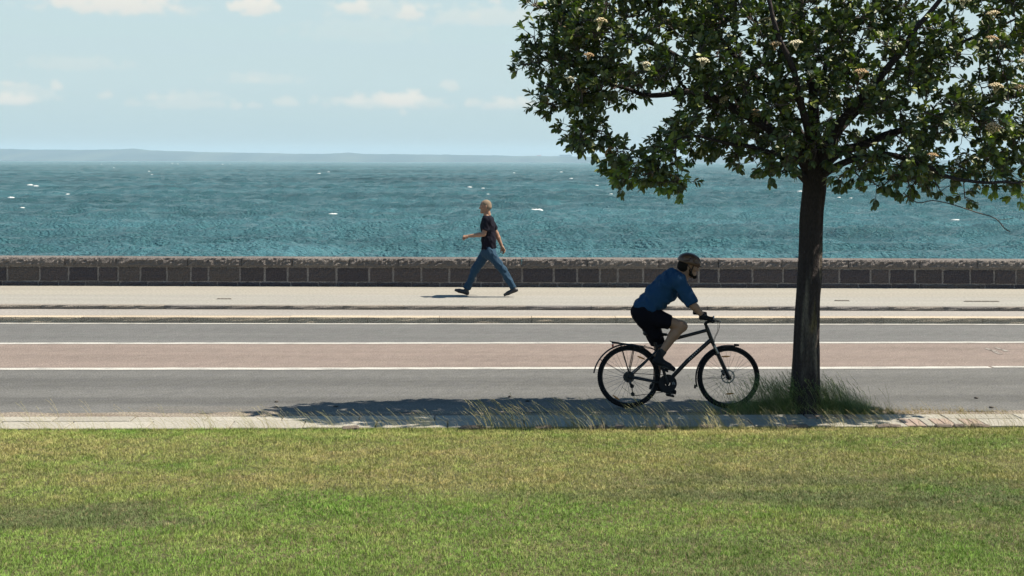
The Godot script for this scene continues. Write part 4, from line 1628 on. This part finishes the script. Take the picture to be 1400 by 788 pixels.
	for t in [0.0, 0.35, 0.7, 1.0]:
		var c0 := ra.lerp(rb2, t)
		rk.tube([c0 + Vector3(0, 0, -0.06), c0 + Vector3(0, 0, 0.06)], [0.005], 6)
	for s in [-1.0, 1.0]:
		rk.tube([ra.lerp(rb2, 0.28) + Vector3(0, 0, 0.06 * s), rh + Vector3(0.0, 0.05, 0.07 * s)], [0.0055], 6)
		rk.tube([ra.lerp(rb2, 0.72) + Vector3(0, 0, 0.06 * s), rh + Vector3(0.006, 0.05, 0.07 * s)], [0.0055], 6)
		rk.tube([rb2 + Vector3(0, 0, 0.06 * s), B(890, 477, 0.05 * s), B(897, 480, 0.015 * s)], [0.0045], 6)
	rk.tube([rb2, rb2 + Vector3(0.03, 0.02, 0)], [0.004], 6)
	rk.tube([ra + Vector3(-0.015, 0.012, -0.05), ra + Vector3(-0.015, 0.012, 0.05)], [0.005], 6)
	var rack := part("rack", rk.mesh(), M.plastic, root)
	var rl := MB.new()
	rl.rbox(Transform3D(Basis.IDENTITY, ra + Vector3(0.012, -0.035, 0)), Vector3(0.02, 0.035, 0.08), 0.006)
	part("rear_reflector", rl.mesh(false), mat(lin(0.25, 0.02, 0.02), 0.25), rack)
	# drive
	var turn := Basis(Vector3.RIGHT, PI / 2)
	var cr := MB.new()
	cr.disc(Transform3D(turn, bb + Vector3(0, 0, 0.052)), 0.092, 0.004, 40, 0.05)
	for i in 44:
		var a := TAU * i / 44.0
		cr.rbox(Transform3D(Basis(Vector3(0, 0, 1), a), bb + Vector3(cos(a), sin(a), 0) * 0.094 + Vector3(0, 0, 0.052)), Vector3(0.007, 0.006, 0.003), 0.001)
	part("chainring", cr.mesh(false), M.dark_metal, root)
	var cg := MB.new()
	cg.disc(Transform3D(turn, bb + Vector3(0, 0, 0.066)), 0.104, 0.004, 40, 0.03)
	var guard := part("chain_guard", cg.mesh(false), M.plastic, root)
	var mk := MB.new()
	for k in 3:
		mk.rbox(Transform3D(Basis(Vector3(0, 0, 1), 0.2), bb + Vector3(0.055 + 0.012 * k, 0.0 + 0.006 * (k % 2), 0.0705)), Vector3(0.004, 0.03, 0.002), 0.0005)
	part("lettering", mk.mesh(false), mat(lin(0.35, 0.36, 0.38), 0.5), guard)
	for s in [1.0, -1.0]:
		var e := B(906, 503.8) if s > 0 else B(918, 544.2)
		var ck := MB.new()
		ck.tube([bb + Vector3(0, 0, 0.085 * s), e + Vector3(0, 0, 0.088 * s)], [0.015, 0.011], 8)
		ck.tube([bb, bb + Vector3(0, 0, 0.095 * s)], [0.012], 8)
		part("crank", ck.mesh(), M.dark_metal, root)
		var pd := MB.new()
		pd.rbox(Transform3D(Basis(Vector3(0, 0, 1), -0.38 if s > 0 else -0.18), e + Vector3(0, 0, 0.145 * s)), Vector3(0.095, 0.022, 0.085), 0.005)
		pd.tube([e + Vector3(0, 0, 0.085 * s), e + Vector3(0, 0, 0.12 * s)], [0.006], 6)
		part("pedal", pd.mesh(false), M.plastic, root)
	var cs := MB.new()
	for k in 7:
		cs.disc(Transform3D(turn, rh + Vector3(0, 0, 0.026 + k * 0.0045)), 0.066 - k * 0.006, 0.002, 26, 0.015)
	part("cassette", cs.mesh(false), M.dark_metal, root)
	var dr := MB.new()
	var j1 := B(863.5, 528, 0.055)
	var j2 := B(864.5, 539, 0.055)
	dr.tube([rh + Vector3(0.01, -0.03, 0.068), B(861, 524, 0.075), j1], [0.012, 0.015, 0.012], 8)
	dr.tube([j1, j2], [0.010], 6, true, 0.5)
	dr.disc(Transform3D(turn, j1), 0.024, 0.006, 14)
	dr.disc(Transform3D(turn, j2), 0.024, 0.006, 14)
	part("derailleur", dr.mesh(false), M.dark_metal, root)
	var ch := MB.new()
	ch.tube([rh + Vector3(0.0, 0.045, 0.05), bb + Vector3(0.0, 0.094, 0.052)], [0.004], 5)
	ch.tube([j2 + Vector3(0.0, -0.02, 0), bb + Vector3(0.0, -0.094, 0.052)], [0.004], 5)
	part("chain", ch.mesh(), M.dark_metal, root)

# ---------------------------------------------------------------- people
# head: x towards the face, y up, centre of the skull at 0; about 0.24 m from chin to crown
func head_into(mb: MB, t: Transform3D) -> void:
	var f := Field.new(Vector3(-0.13, -0.17, -0.11), Vector3(0.14, 0.14, 0.11), 0.005)
	f.ell(Vector3(-0.012, 0.034, 0), Vector3(0.100, 0.092, 0.076), 0.02)
	f.cap(Vector3(0.035, 0.0, 0), Vector3(0.05, -0.07, 0), 0.055, 0.042, 0.03)
	for s in [-1.0, 1.0]:
		f.cap(Vector3(-0.012, -0.045, 0.05 * s), Vector3(0.066, -0.098, 0.016 * s), 0.02, 0.019, 0.035)
		f.cap(Vector3(0.078, 0.030, 0.012 * s), Vector3(0.070, 0.028, 0.044 * s), 0.012, 0.010, 0.02)
		f.ell(Vector3(0.062, -0.02, 0.042 * s), Vector3(0.026, 0.02, 0.02), 0.02)
		f.ell(Vector3(0.094, 0.008, 0.030 * s), Vector3(0.013, 0.011, 0.016), 0.012, Basis.IDENTITY, true)
		f.ell(Vector3(-0.012, -0.005, 0.079 * s), Vector3(0.019, 0.031, 0.008), 0.006, Basis(Vector3(0, 0, 1), 0.2))
		f.ell(Vector3(0.100, -0.030, 0.012 * s), Vector3(0.011, 0.009, 0.008), 0.008)
	f.cap(Vector3(0.086, 0.018, 0), Vector3(0.112, -0.026, 0), 0.008, 0.011, 0.014)
	f.cap(Vector3(0.088, -0.058, -0.015), Vector3(0.088, -0.058, 0.015), 0.009, 0.009, 0.008)
	f.cap(Vector3(0.086, -0.071, -0.012), Vector3(0.086, -0.071, 0.012), 0.009, 0.009, 0.008)
	f.ell(Vector3(0.080, -0.098, 0), Vector3(0.02, 0.019, 0.022), 0.02)
	f.cap(Vector3(-0.02, -0.04, 0), Vector3(-0.04, -0.17, 0), 0.056, 0.056, 0.03)
	f.into(mb, t)

func eyes(parent: Node3D, t: Transform3D) -> void:
	for s in [-1.0, 1.0]:
		var b := MB.new()
		b.ball(Vector3(0.076, 0.008, 0.030 * s), Vector3(0.012, 0.009, 0.012), 10, 6)
		var e := part("eye", b.mesh(), M.eye, parent, t)
		b = MB.new()
		b.ball(Vector3(0.0855, 0.008, 0.030 * s), Vector3(0.004, 0.005, 0.005), 8, 5)
		part("iris", b.mesh(), M.iris, e)
		b = MB.new()
		b.tube([Vector3(0.089, 0.034, 0.012 * s), Vector3(0.088, 0.038, 0.03 * s), Vector3(0.078, 0.034, 0.046 * s)], [0.003, 0.004, 0.002], 5)
		part("eyebrow", b.mesh(), M.iris, e)

# hand: wrist at 0, fingers along x, back of the hand up (y), thumb on side z * s
func hand_into(mb: MB, t: Transform3D, s: float, curl: Array, spread: float = 0.04, fat: float = 1.0) -> void:
	var f := Field.new(Vector3(-0.06, -0.13, -0.10), Vector3(0.22, 0.06, 0.10), 0.0042)
	f.cap(Vector3(-0.045, 0, 0), Vector3(0.015, 0, 0), 0.027 * fat, 0.024 * fat, 0.02, 1.15)
	var zs := [0.031, 0.0105, -0.0105, -0.030]
	var ls := [0.072, 0.080, 0.074, 0.058]
	for k in 4:
		var z: float = zs[k] * s
		var kn := Vector3(0.088 - 0.006 * absf(k - 1.2), 0.004 - 0.003 * absf(k - 1.3), z)
		f.cap(Vector3(0.012, -0.002, z * 0.55), kn, 0.017 * fat, 0.0125 * fat, 0.018)
		var a := 0.0
		var p0 := kn
		var r := (0.0095 if k < 3 else 0.0083) * fat
		for j in 3:
			a += curl[j] * (1.0 + 0.07 * k)
			var l: float = ls[k] * [0.46, 0.30, 0.24][j]
			var p1 := p0 + Vector3(cos(a) * l, -sin(a) * l, (1.5 - k) * spread * s * l)
			f.cap(p0, p1, r * (1.0 - 0.06 * j), r * (0.94 - 0.06 * j), 0.004)
			p0 = p1
	f.cap(Vector3(0.018, -0.008, 0.018 * s), Vector3(0.048, -0.020, 0.042 * s), 0.017 * fat, 0.0135 * fat, 0.015)
	var ta: float = curl[0] * 0.5
	var q1 := Vector3(0.048, -0.020, 0.042 * s)
	var q2 := q1 + Vector3(0.030, -0.012 - 0.012 * ta, 0.012 * s)
	f.cap(q1, q2, 0.0125 * fat, 0.0105 * fat, 0.006)
	f.cap(q2, q2 + Vector3(0.024, -0.012 * ta - 0.004, -0.004 * s), 0.0102 * fat, 0.0088 * fat, 0.004)
	f.into(mb, t)

func frame_of(x: Vector3, up: Vector3, at: Vector3) -> Transform3D:
	x = x.normalized()
	var z := x.cross(up).normalized()
	return Transform3D(Basis(x, z.cross(x), z), at)

func folds(mb: MB, amp: float, scale: float, off: float) -> void:
	# soft creases in cloth
	var me := mb.mesh()
	var nn: PackedVector3Array = me.surface_get_arrays(0)[Mesh.ARRAY_NORMAL]
	for i in mb.v.size():
		var q := mb.v[i]
		var d := nz.get_noise_3d(q.x * scale + off, q.y * scale * 0.8 + q.x * scale * 0.7, q.z * scale * 0.8)
		mb.v[i] = q + nn[i] * maxf((1.0 - absf(d) * 3.0) * amp, -0.003)

func shoe_into(f: Field, ankle: Vector3, heel: Vector3, toe: Vector3) -> void:
	var d := (toe - heel)
	var up := Vector3(-d.y, d.x, 0).normalized()
	if up.y < 0:
		up = -up
	var h := heel + d * 0.12 + up * 0.034
	var ball := heel + d * 0.68 + up * 0.032
	var tip := toe - d * 0.1 + up * 0.026
	f.cap(h, ball, 0.036, 0.034, 0.02, 1.08)
	f.cap(ball, tip, 0.034, 0.027, 0.02, 1.2)
	f.cap(heel + d * 0.30 + up * 0.055, ball, 0.038, 0.03, 0.03)
	f.cap(ankle + Vector3(0, 0.02, 0), heel + d * 0.2 + up * 0.05, 0.042, 0.04, 0.03)

func sole_mesh(heel: Vector3, toe: Vector3, z: float) -> MB:
	var d := toe - heel
	var up := Vector3(-d.y, d.x, 0).normalized()
	if up.y < 0:
		up = -up
	var mb := MB.new()
	var st := 0
	var n := 14
	for layer in 2:
		for i in n:
			var a := TAU * i / n
			var u := 0.5 + 0.5 * cos(a)
			var w := (0.032 + 0.016 * smoothstep(0.3, 0.75, u)) * sin(a)
			mb.p(heel + d * (0.02 + 0.96 * u) + up * (0.0 if layer == 0 else 0.018) + Vector3(0, 0, z + w - (heel.z)))
	for i in n:
		var i2 := (i + 1) % n
		mb.quad(st + i, st + i2, st + n + i2, st + n + i)
	var b := mb.p(heel + d * 0.5 + Vector3(0, 0, z - heel.z))
	var tcn := mb.p(heel + d * 0.5 + up * 0.018 + Vector3(0, 0, z - heel.z))
	for i in n:
		var i2 := (i + 1) % n
		mb.tri(b, i2, i)
		mb.tri(tcn, n + i, n + i2)
	return mb

func cyclist() -> void:
	M.skin = mat(lin(0.26, 0.15, 0.10), 0.55, 0.0, 0.4)
	M.skin.subsurf_scatter_enabled = true
	M.skin.subsurf_scatter_strength = 0.08
	M.eye = mat(lin(0.6, 0.58, 0.55), 0.2)
	M.iris = mat(lin(0.03, 0.02, 0.015), 0.4)
	M.hair = mat(lin(0.012, 0.009, 0.008), 0.8, 0.0, 0.2)
	var at := P(925, 558.6, BZ)
	at.y = 0.0
	var root := top("person", at)
	tag(root, "person in blue shirt, dark shorts and helmet riding the black bicycle", "person")
	var hipR := B(884, 431, 0.09)
	var hipL := B(884, 431, -0.09)
	var kneeR := B(931, 445.5, 0.11)
	var kneeL := B(903, 478, -0.10)
	var ankR := B(901, 484, 0.125)
	var ankL := B(899, 526, -0.125)
	var pel := B(881.5, 429)
	var waist := B(895, 409)
	var chest := B(913, 390)
	var shR := B(926, 384, 0.175)
	var shL := B(926, 384, -0.175)
	var elR := B(941, 412, 0.255)
	var elL := B(941, 412, -0.255)
	var wrR := B(958.5, 431.5, 0.265)
	var wrL := B(958.5, 431.5, -0.265)
	var head_t := Transform3D(Basis(Vector3(0, 0, 1), -0.20) * 1.0, B(941.5, 364.5))
	# skin: one body under the clothes
	var f := Field.new(Vector3(-0.62, 0.12, -0.42), Vector3(0.42, 1.70, 0.42), 0.012)
	f.cap(pel, waist, 0.105, 0.09, 0.04, 1.3)
	f.cap(waist, chest, 0.09, 0.10, 0.04, 1.35)
	f.cap(chest, B(922, 381), 0.09, 0.07, 0.04, 1.5)
	f.cap(B(922, 379), B(935, 367), 0.06, 0.054, 0.04)
	for a in [[hipR, kneeR, ankR], [hipL, kneeL, ankL]]:
		var z1: Vector3 = a[1]
		f.cap(a[0], z1, 0.085, 0.058, 0.04)
		f.cap(z1, z1.lerp(a[2], 0.32) + (z1 - a[0]).normalized() * -0.018, 0.053, 0.056, 0.03)
		f.cap(z1.lerp(a[2], 0.32) + (z1 - a[0]).normalized() * -0.018, a[2], 0.055, 0.036, 0.03)
	for a in [[shR, elR, wrR], [shL, elL, wrL]]:
		f.cap(chest.lerp(a[0], 0.5), a[0], 0.07, 0.058, 0.04)
		f.cap(a[0], a[1], 0.052, 0.041, 0.03)
		f.cap(a[1], a[1].lerp(a[2], 0.3), 0.041, 0.043, 0.02)
		f.cap(a[1].lerp(a[2], 0.3), a[2], 0.043, 0.029, 0.02)
	var body := MB.new()
	f.into(body)
	head_into(body, head_t)
	part("body", body.mesh(), M.skin, root)
	eyes(root, head_t)
	# gloved hands closed on the grips
	for s in [1.0, -1.0]:
		var g := MB.new()
		var w := wrR if s > 0 else wrL
		hand_into(g, frame_of(Vector3(0.97, -0.09, 0.02 * s), Vector3(0.1, 1, 0), w), -s, [1.15, 1.35, 0.8], 0.0, 1.08)
		part("glove", g.mesh(), mat(lin(0.012, 0.011, 0.013), 0.8, 0.0, 0.2), root)
		var cf := MB.new()
		var fa := (w - (elR if s > 0 else elL)).normalized()
		cf.tube([w - fa * 0.045, w - fa * 0.01], [0.034, 0.034], 14)
		part("wrist_band", cf.mesh(), M.plastic, root)
	# shirt with sleeves rolled to the elbow
	var sf := Field.new(Vector3(-0.56, 0.98, -0.40), Vector3(0.26, 1.66, 0.40), 0.011)
	sf.cap(B(873, 429), B(884, 422), 0.11, 0.125, 0.05, 1.32)
	sf.cap(B(884, 422), B(897, 405), 0.128, 0.122, 0.05, 1.32)
	sf.cap(B(897, 405), B(913, 389), 0.122, 0.12, 0.05, 1.38)
	sf.cap(B(913, 389), B(921, 380), 0.115, 0.085, 0.05, 1.6)
	sf.cap(B(900, 410), B(911, 401), 0.11, 0.11, 0.06, 1.2)
	for a in [[shR, elR, wrR], [shL, elL, wrL]]:
		sf.cap(B(916, 386), a[0], 0.09, 0.078, 0.05)
		sf.cap(a[0], a[1].lerp(a[2], 0.08), 0.075, 0.062, 0.03, 1.0, 2)
	sf.cap(B(919, 379), B(924.5, 372), 0.078, 0.070, 0.03, 1.0, 2)
	# hem line
	sf.plane(B(886, 424.5), Vector3(-0.30, -1.0, 0).normalized())
	var sb := MB.new()
	sf.into(sb)
	folds(sb, 0.018, 420.0, 12.0)
	M.shirt = mat(lin(0.012, 0.048, 0.115), 0.85, 0.0, 0.3)
	M.shirt.albedo_texture = T.cloth
	M.shirt.uv1_triplanar = true
	M.shirt.uv1_scale = Vector3.ONE * 6.0
	var shirt := part("shirt", sb.mesh(), M.shirt, root)
	var col := MB.new()
	var nk := (B(930, 367) - B(920, 378)).normalized()
	col.tube([B(922.5, 375), B(925.5, 371)], [0.074, 0.068], 20, false)
	part("collar", col.mesh(), M.shirt, shirt)
	# shorts
	var hf := Field.new(Vector3(-0.56, 0.62, -0.30), Vector3(0.12, 1.22, 0.30), 0.011)
	hf.cap(B(878, 427), B(884, 436), 0.128, 0.115, 0.04, 1.32)
	hf.cap(B(884, 426), B(893, 412), 0.105, 0.095, 0.04, 1.35, 2)
	hf.cap(hipR, hipR.lerp(kneeR, 0.66), 0.105, 0.086, 0.05, 1.0, 2)
	hf.cap(hipL, hipL.lerp(kneeL, 0.88), 0.105, 0.084, 0.05, 1.0, 2)
	hf.cap(B(881, 437), B(896, 459), 0.10, 0.072, 0.05, 1.3)
	var hb := MB.new()
	hf.into(hb)
	folds(hb, 0.010, 300.0, 40.0)
	part("shorts", hb.mesh(), mat(lin(0.007, 0.007, 0.011), 0.95, 0.0, 0.15), root)
	# shoes, on the pedals
	for s in [1.0, -1.0]:
		var heel := B(889.5, 494.5, 0.135) if s > 0 else B(888, 535.5, -0.135)
		var toe := B(920.5, 507.0, 0.14) if s > 0 else B(927, 543.0, -0.14)
		var ff := Field.new(heel.min(toe) - Vector3(0.09, 0.05, 0.09), heel.max(toe) + Vector3(0.07, 0.2, 0.09), 0.008)
		shoe_into(ff, ankR if s > 0 else ankL, heel, toe)
		var fm := MB.new()
		ff.into(fm)
		var sh := part("shoe", fm.mesh(), mat(lin(0.009, 0.009, 0.012), 0.7, 0.0, 0.3), root)
		part("sole", sole_mesh(heel, toe, heel.z).mesh(), mat(lin(0.03, 0.03, 0.03), 0.8), sh)
		var sk := MB.new()
		var an := ankR if s > 0 else ankL
		var kn := kneeR if s > 0 else kneeL
		sk.tube([an, an.lerp(kn, 0.16)], [0.043, 0.044], 14, false)
		part("sock", sk.mesh(), mat(lin(0.02, 0.02, 0.024), 0.9), root)
	# hair at the nape and a short beard
	var hr := Field.new(Vector3(-0.16, -0.17, -0.12), Vector3(0.14, 0.14, 0.12), 0.006)
	hr.ell(Vector3(-0.045, 0.0, 0), Vector3(0.085, 0.09, 0.086), 0.02)
	hr.cap(Vector3(-0.085, -0.03, 0), Vector3(-0.09, -0.095, 0), 0.04, 0.03, 0.03, 1.5)
	var hm := MB.new()
	hr.into(hm, head_t)
	part("hair", hm.mesh(), M.hair, root)
	var br := Field.new(Vector3(-0.06, -0.16, -0.1), Vector3(0.14, 0.0, 0.1), 0.005)
	for s in [-1.0, 1.0]:
		br.cap(Vector3(0.0, -0.035, 0.062 * s), Vector3(0.03, -0.085, 0.045 * s), 0.012, 0.017, 0.02)
		br.cap(Vector3(0.03, -0.085, 0.045 * s), Vector3(0.083, -0.104, 0.012 * s), 0.018, 0.02, 0.02)
	br.ell(Vector3(0.085, -0.106, 0), Vector3(0.024, 0.024, 0.028), 0.02)
	var bm := MB.new()
	br.into(bm, head_t)
	part("beard", bm.mesh(), M.hair, root)
	# helmet: a shell with long vents and a short peak, chin strap
	var hl := Field.new(Vector3(-0.19, -0.06, -0.13), Vector3(0.2, 0.18, 0.13), 0.006)
	hl.ell(Vector3(-0.008, 0.05, 0), Vector3(0.138, 0.102, 0.104), 0.01)
	hl.plane(Vector3(0, 0.022, 0), Vector3(-0.12, -1, 0).normalized())
	for k in 5:
		var z := (k - 2) * 0.042
		hl.ell(Vector3(0.075, 0.112 - absf(z) * 0.5, z * 1.05), Vector3(0.05, 0.02, 0.0125), 0.004, Basis(Vector3(0, 0, 1), -0.55), true)
		hl.ell(Vector3(-0.055, 0.128 - absf(z) * 0.5, z * 1.05), Vector3(0.055, 0.018, 0.0125), 0.004, Basis(Vector3(0, 0, 1), 0.4), true)
	for s in [-1.0, 1.0]:
		hl.ell(Vector3(0.06, 0.06, 0.097 * s), Vector3(0.045, 0.013, 0.018), 0.004, Basis(Vector3(0, 0, 1), -0.3), true)
		hl.ell(Vector3(-0.06, 0.065, 0.095 * s), Vector3(0.045, 0.013, 0.018), 0.004, Basis(Vector3(0, 0, 1), 0.25), true)
	hl.cap(Vector3(0.10, 0.028, -0.035), Vector3(0.10, 0.028, 0.035), 0.02, 0.02, 0.02)
	var hlm := MB.new()
	hl.into(hlm, head_t)
	M.helmet = mat(lin(0.07, 0.033, 0.02), 0.35)
	var hel := part("helmet", hlm.mesh(), M.helmet, root)
	var pk := MB.new()
	pk.tube([Vector3(0.09, 0.03, 0), Vector3(0.145, 0.018, 0)], [0.07, 0.05], 16, true, 0.10)
	var pb := MB.new()
	pb.append(pk, head_t)
	part("peak", pb.mesh(), M.plastic, hel)
	var cs := MB.new()
	for s in [-1.0, 1.0]:
		cs.tube([head_t * Vector3(0.04, 0.03, 0.088 * s), head_t * Vector3(0.03, -0.04, 0.078 * s), head_t * Vector3(0.045, -0.11, 0.03 * s), head_t * Vector3(0.05, -0.125, 0)], [0.006], 5)
		cs.tube([head_t * Vector3(-0.05, 0.03, 0.088 * s), head_t * Vector3(0.03, -0.04, 0.08 * s)], [0.006], 5)
	part("chin_strap", cs.mesh(), M.plastic, hel)

func walker() -> void:
	var Z := 27.7
	var S := F / Z
	var at := P(665, 404.5, Z)
	at.y = 0.158 + (0.22 - 0.158) * (Z - 26.21) / (29.77 - 26.21)
	var root := top("person", at)
	tag(root, "person in black t-shirt and jeans striding along the promenade by the wall", "person")
	var W := func(px: float, py: float, z: float = 0.0) -> Vector3: return Vector3((px - 665.0) / S, (404.3 - py) / S, z)
	var hipN: Vector3 = W.call(668.5, 343.5, 0.09)
	var hipF: Vector3 = W.call(666, 343.5, -0.09)
	var knN: Vector3 = W.call(687, 367.5, 0.10)
	var knF: Vector3 = W.call(649.5, 368, -0.09)
	var anN: Vector3 = W.call(702.5, 392.5, 0.10)
	var anF: Vector3 = W.call(638, 394.5, -0.09)
	var pel: Vector3 = W.call(667.5, 341)
	var waist: Vector3 = W.call(667.5, 329)
	var chest: Vector3 = W.call(666.5, 308)
	var shN: Vector3 = W.call(666.5, 300.5, 0.185)
	var shF: Vector3 = W.call(668.5, 300.5, -0.185)
	var elN: Vector3 = W.call(661.5, 318.5, 0.235)
	var elF: Vector3 = W.call(678.5, 319.5, -0.235)
	var wrN: Vector3 = W.call(640, 321.5, 0.20)
	var wrF: Vector3 = W.call(686, 337.5, -0.235)
	var hc: Vector3 = W.call(663.2, 281.6)
	var head_t := Transform3D(Basis(Vector3.UP, PI) * Basis(Vector3(0, 0, 1), -0.06) * 1.04, hc)
	var skin: Material = M.skin
	var f := Field.new(Vector3(-0.72, 0.06, -0.40), Vector3(0.72, 1.72, 0.40), 0.0125)
	f.cap(pel, waist, 0.115, 0.10, 0.04, 1.3)
	f.cap(waist, chest, 0.10, 0.105, 0.04, 1.35)
	f.cap(chest, W.call(665.8, 298), 0.10, 0.075, 0.04, 1.5)
	f.cap(W.call(665.5, 297), W.call(664, 287), 0.06, 0.056, 0.04)
	for a in [[hipN, knN, anN], [hipF, knF, anF]]:
		f.cap(a[0], a[1], 0.075, 0.048, 0.04)
		f.cap(a[1], a[1].lerp(a[2], 0.32) + Vector3(0.008, 0, 0), 0.044, 0.044, 0.03)
		f.cap(a[1].lerp(a[2], 0.32) + Vector3(0.008, 0, 0), a[2], 0.044, 0.034, 0.03)
	for a in [[shN, elN, wrN], [shF, elF, wrF]]:
		f.cap(W.call(666, 302), a[0], 0.07, 0.06, 0.04)
		f.cap(a[0], a[1], 0.054, 0.043, 0.03)
		f.cap(a[1], a[1].lerp(a[2], 0.3), 0.042, 0.044, 0.02)
		f.cap(a[1].lerp(a[2], 0.3), a[2], 0.044, 0.028, 0.02)
	var body := MB.new()
	f.into(body)
	head_into(body, head_t)
	hand_into(body, frame_of(Vector3(-1.0, -0.06, -0.05), Vector3(0, 1, 0.5), wrN), -1.0, [1.0, 1.2, 0.8], 0.0)
	hand_into(body, frame_of(Vector3(0.5, -1.0, 0.0), Vector3(0.6, 0.3, -1.0), wrF), -1.0, [0.45, 0.55, 0.4], 0.03)
	part("body", body.mesh(), skin, root)
	eyes(root, head_t)
	# close-cropped fair hair
	var hr := Field.new(Vector3(-0.15, -0.12, -0.12), Vector3(0.13, 0.16, 0.12), 0.006)
	hr.ell(Vector3(-0.016, 0.036, 0), Vector3(0.100, 0.0925, 0.078), 0.02)
	hr.ell(Vector3(-0.045, -0.01, 0), Vector3(0.075, 0.065, 0.077), 0.02)
	hr.plane(Vector3(0.052, 0.045, 0), Vector3(1.0, -0.45, 0).normalized())
	var hm := MB.new()
	hr.into(hm, head_t)
	part("hair", hm.mesh(), mat(lin(0.175, 0.13, 0.09), 0.9), root)
	# t-shirt
	var sf := Field.new(Vector3(-0.34, 0.84, -0.42), Vector3(0.34, 1.62, 0.42), 0.011)
	sf.cap(W.call(668.3, 340), W.call(668, 326), 0.148, 0.132, 0.05, 1.22)
	sf.cap(W.call(668, 326), W.call(666.5, 308), 0.132, 0.132, 0.05, 1.32)
	sf.cap(W.call(666.5, 308), W.call(665.8, 300), 0.125, 0.09, 0.05, 1.6)
	for a in [[shN, elN], [shF, elF]]:
		sf.cap(W.call(666, 303), a[0], 0.09, 0.078, 0.05)
		sf.cap(a[0], a[0].lerp(a[1], 0.72), 0.076, 0.070, 0.03, 1.0, 2)
	sf.cap(W.call(665.6, 300), W.call(665, 294.5), 0.085, 0.068, 0.03, 1.0, 2)
	sf.plane(W.call(668, 338.8), Vector3(0.12, -1, 0).normalized())
	var sb := MB.new()
	sf.into(sb)
	folds(sb, 0.010, 420.0, 7.0)
	part("t_shirt", sb.mesh(), mat(lin(0.009, 0.009, 0.015), 0.95, 0.0, 0.2), root)
	# jeans
	var jf := Field.new(Vector3(-0.56, 0.08, -0.32), Vector3(0.66, 1.06, 0.32), 0.012)
	jf.cap(W.call(668, 344), W.call(668, 334), 0.128, 0.12, 0.04, 1.3, 2)
	for a in [[hipN, knN, anN], [hipF, knF, anF]]:
		jf.cap(a[0], a[1], 0.098, 0.07, 0.05)
		jf.cap(a[1], a[1].lerp(a[2], 1.0), 0.069, 0.062, 0.03, 1.0, 2)
	var jb := MB.new()
	jf.into(jb)
	folds(jb, 0.017, 420.0, 90.0)
	var jm := mat(lin(0.019, 0.048, 0.085), 0.85, 0.0, 0.3)
	jm.albedo_texture = T.cloth
	jm.uv1_triplanar = true
	jm.uv1_scale = Vector3.ONE * 5.0
	part("jeans", jb.mesh(), jm, root)
	for s in [1.0, -1.0]:
		var heel: Vector3 = W.call(709.0, 396.2, 0.105) if s > 0 else W.call(640.5, 403.8, -0.095)
		var toe: Vector3 = W.call(688.8, 403.8, 0.105) if s > 0 else W.call(620.5, 397.6, -0.095)
		var ff := Field.new(heel.min(toe) - Vector3(0.09, 0.05, 0.09), heel.max(toe) + Vector3(0.09, 0.2, 0.09), 0.008)
		shoe_into(ff, anN if s > 0 else anF, heel, toe)
		var fm := MB.new()
		ff.into(fm)
		var sh := part("shoe", fm.mesh(), mat(lin(0.014, 0.014, 0.018), 0.5), root)
		part("sole", sole_mesh(heel, toe, heel.z).mesh(), mat(lin(0.025, 0.025, 0.025), 0.8), sh)
	# waistband belt
	var bt := MB.new()
	bt.tube([W.call(667.8, 339.8), W.call(667.8, 337.6)], [0.133], 24, false, 1.0)
	for i in bt.v.size():
		bt.v[i].z *= 1.28
	part("belt", bt.mesh(), mat(lin(0.02, 0.015, 0.012), 0.6), root)
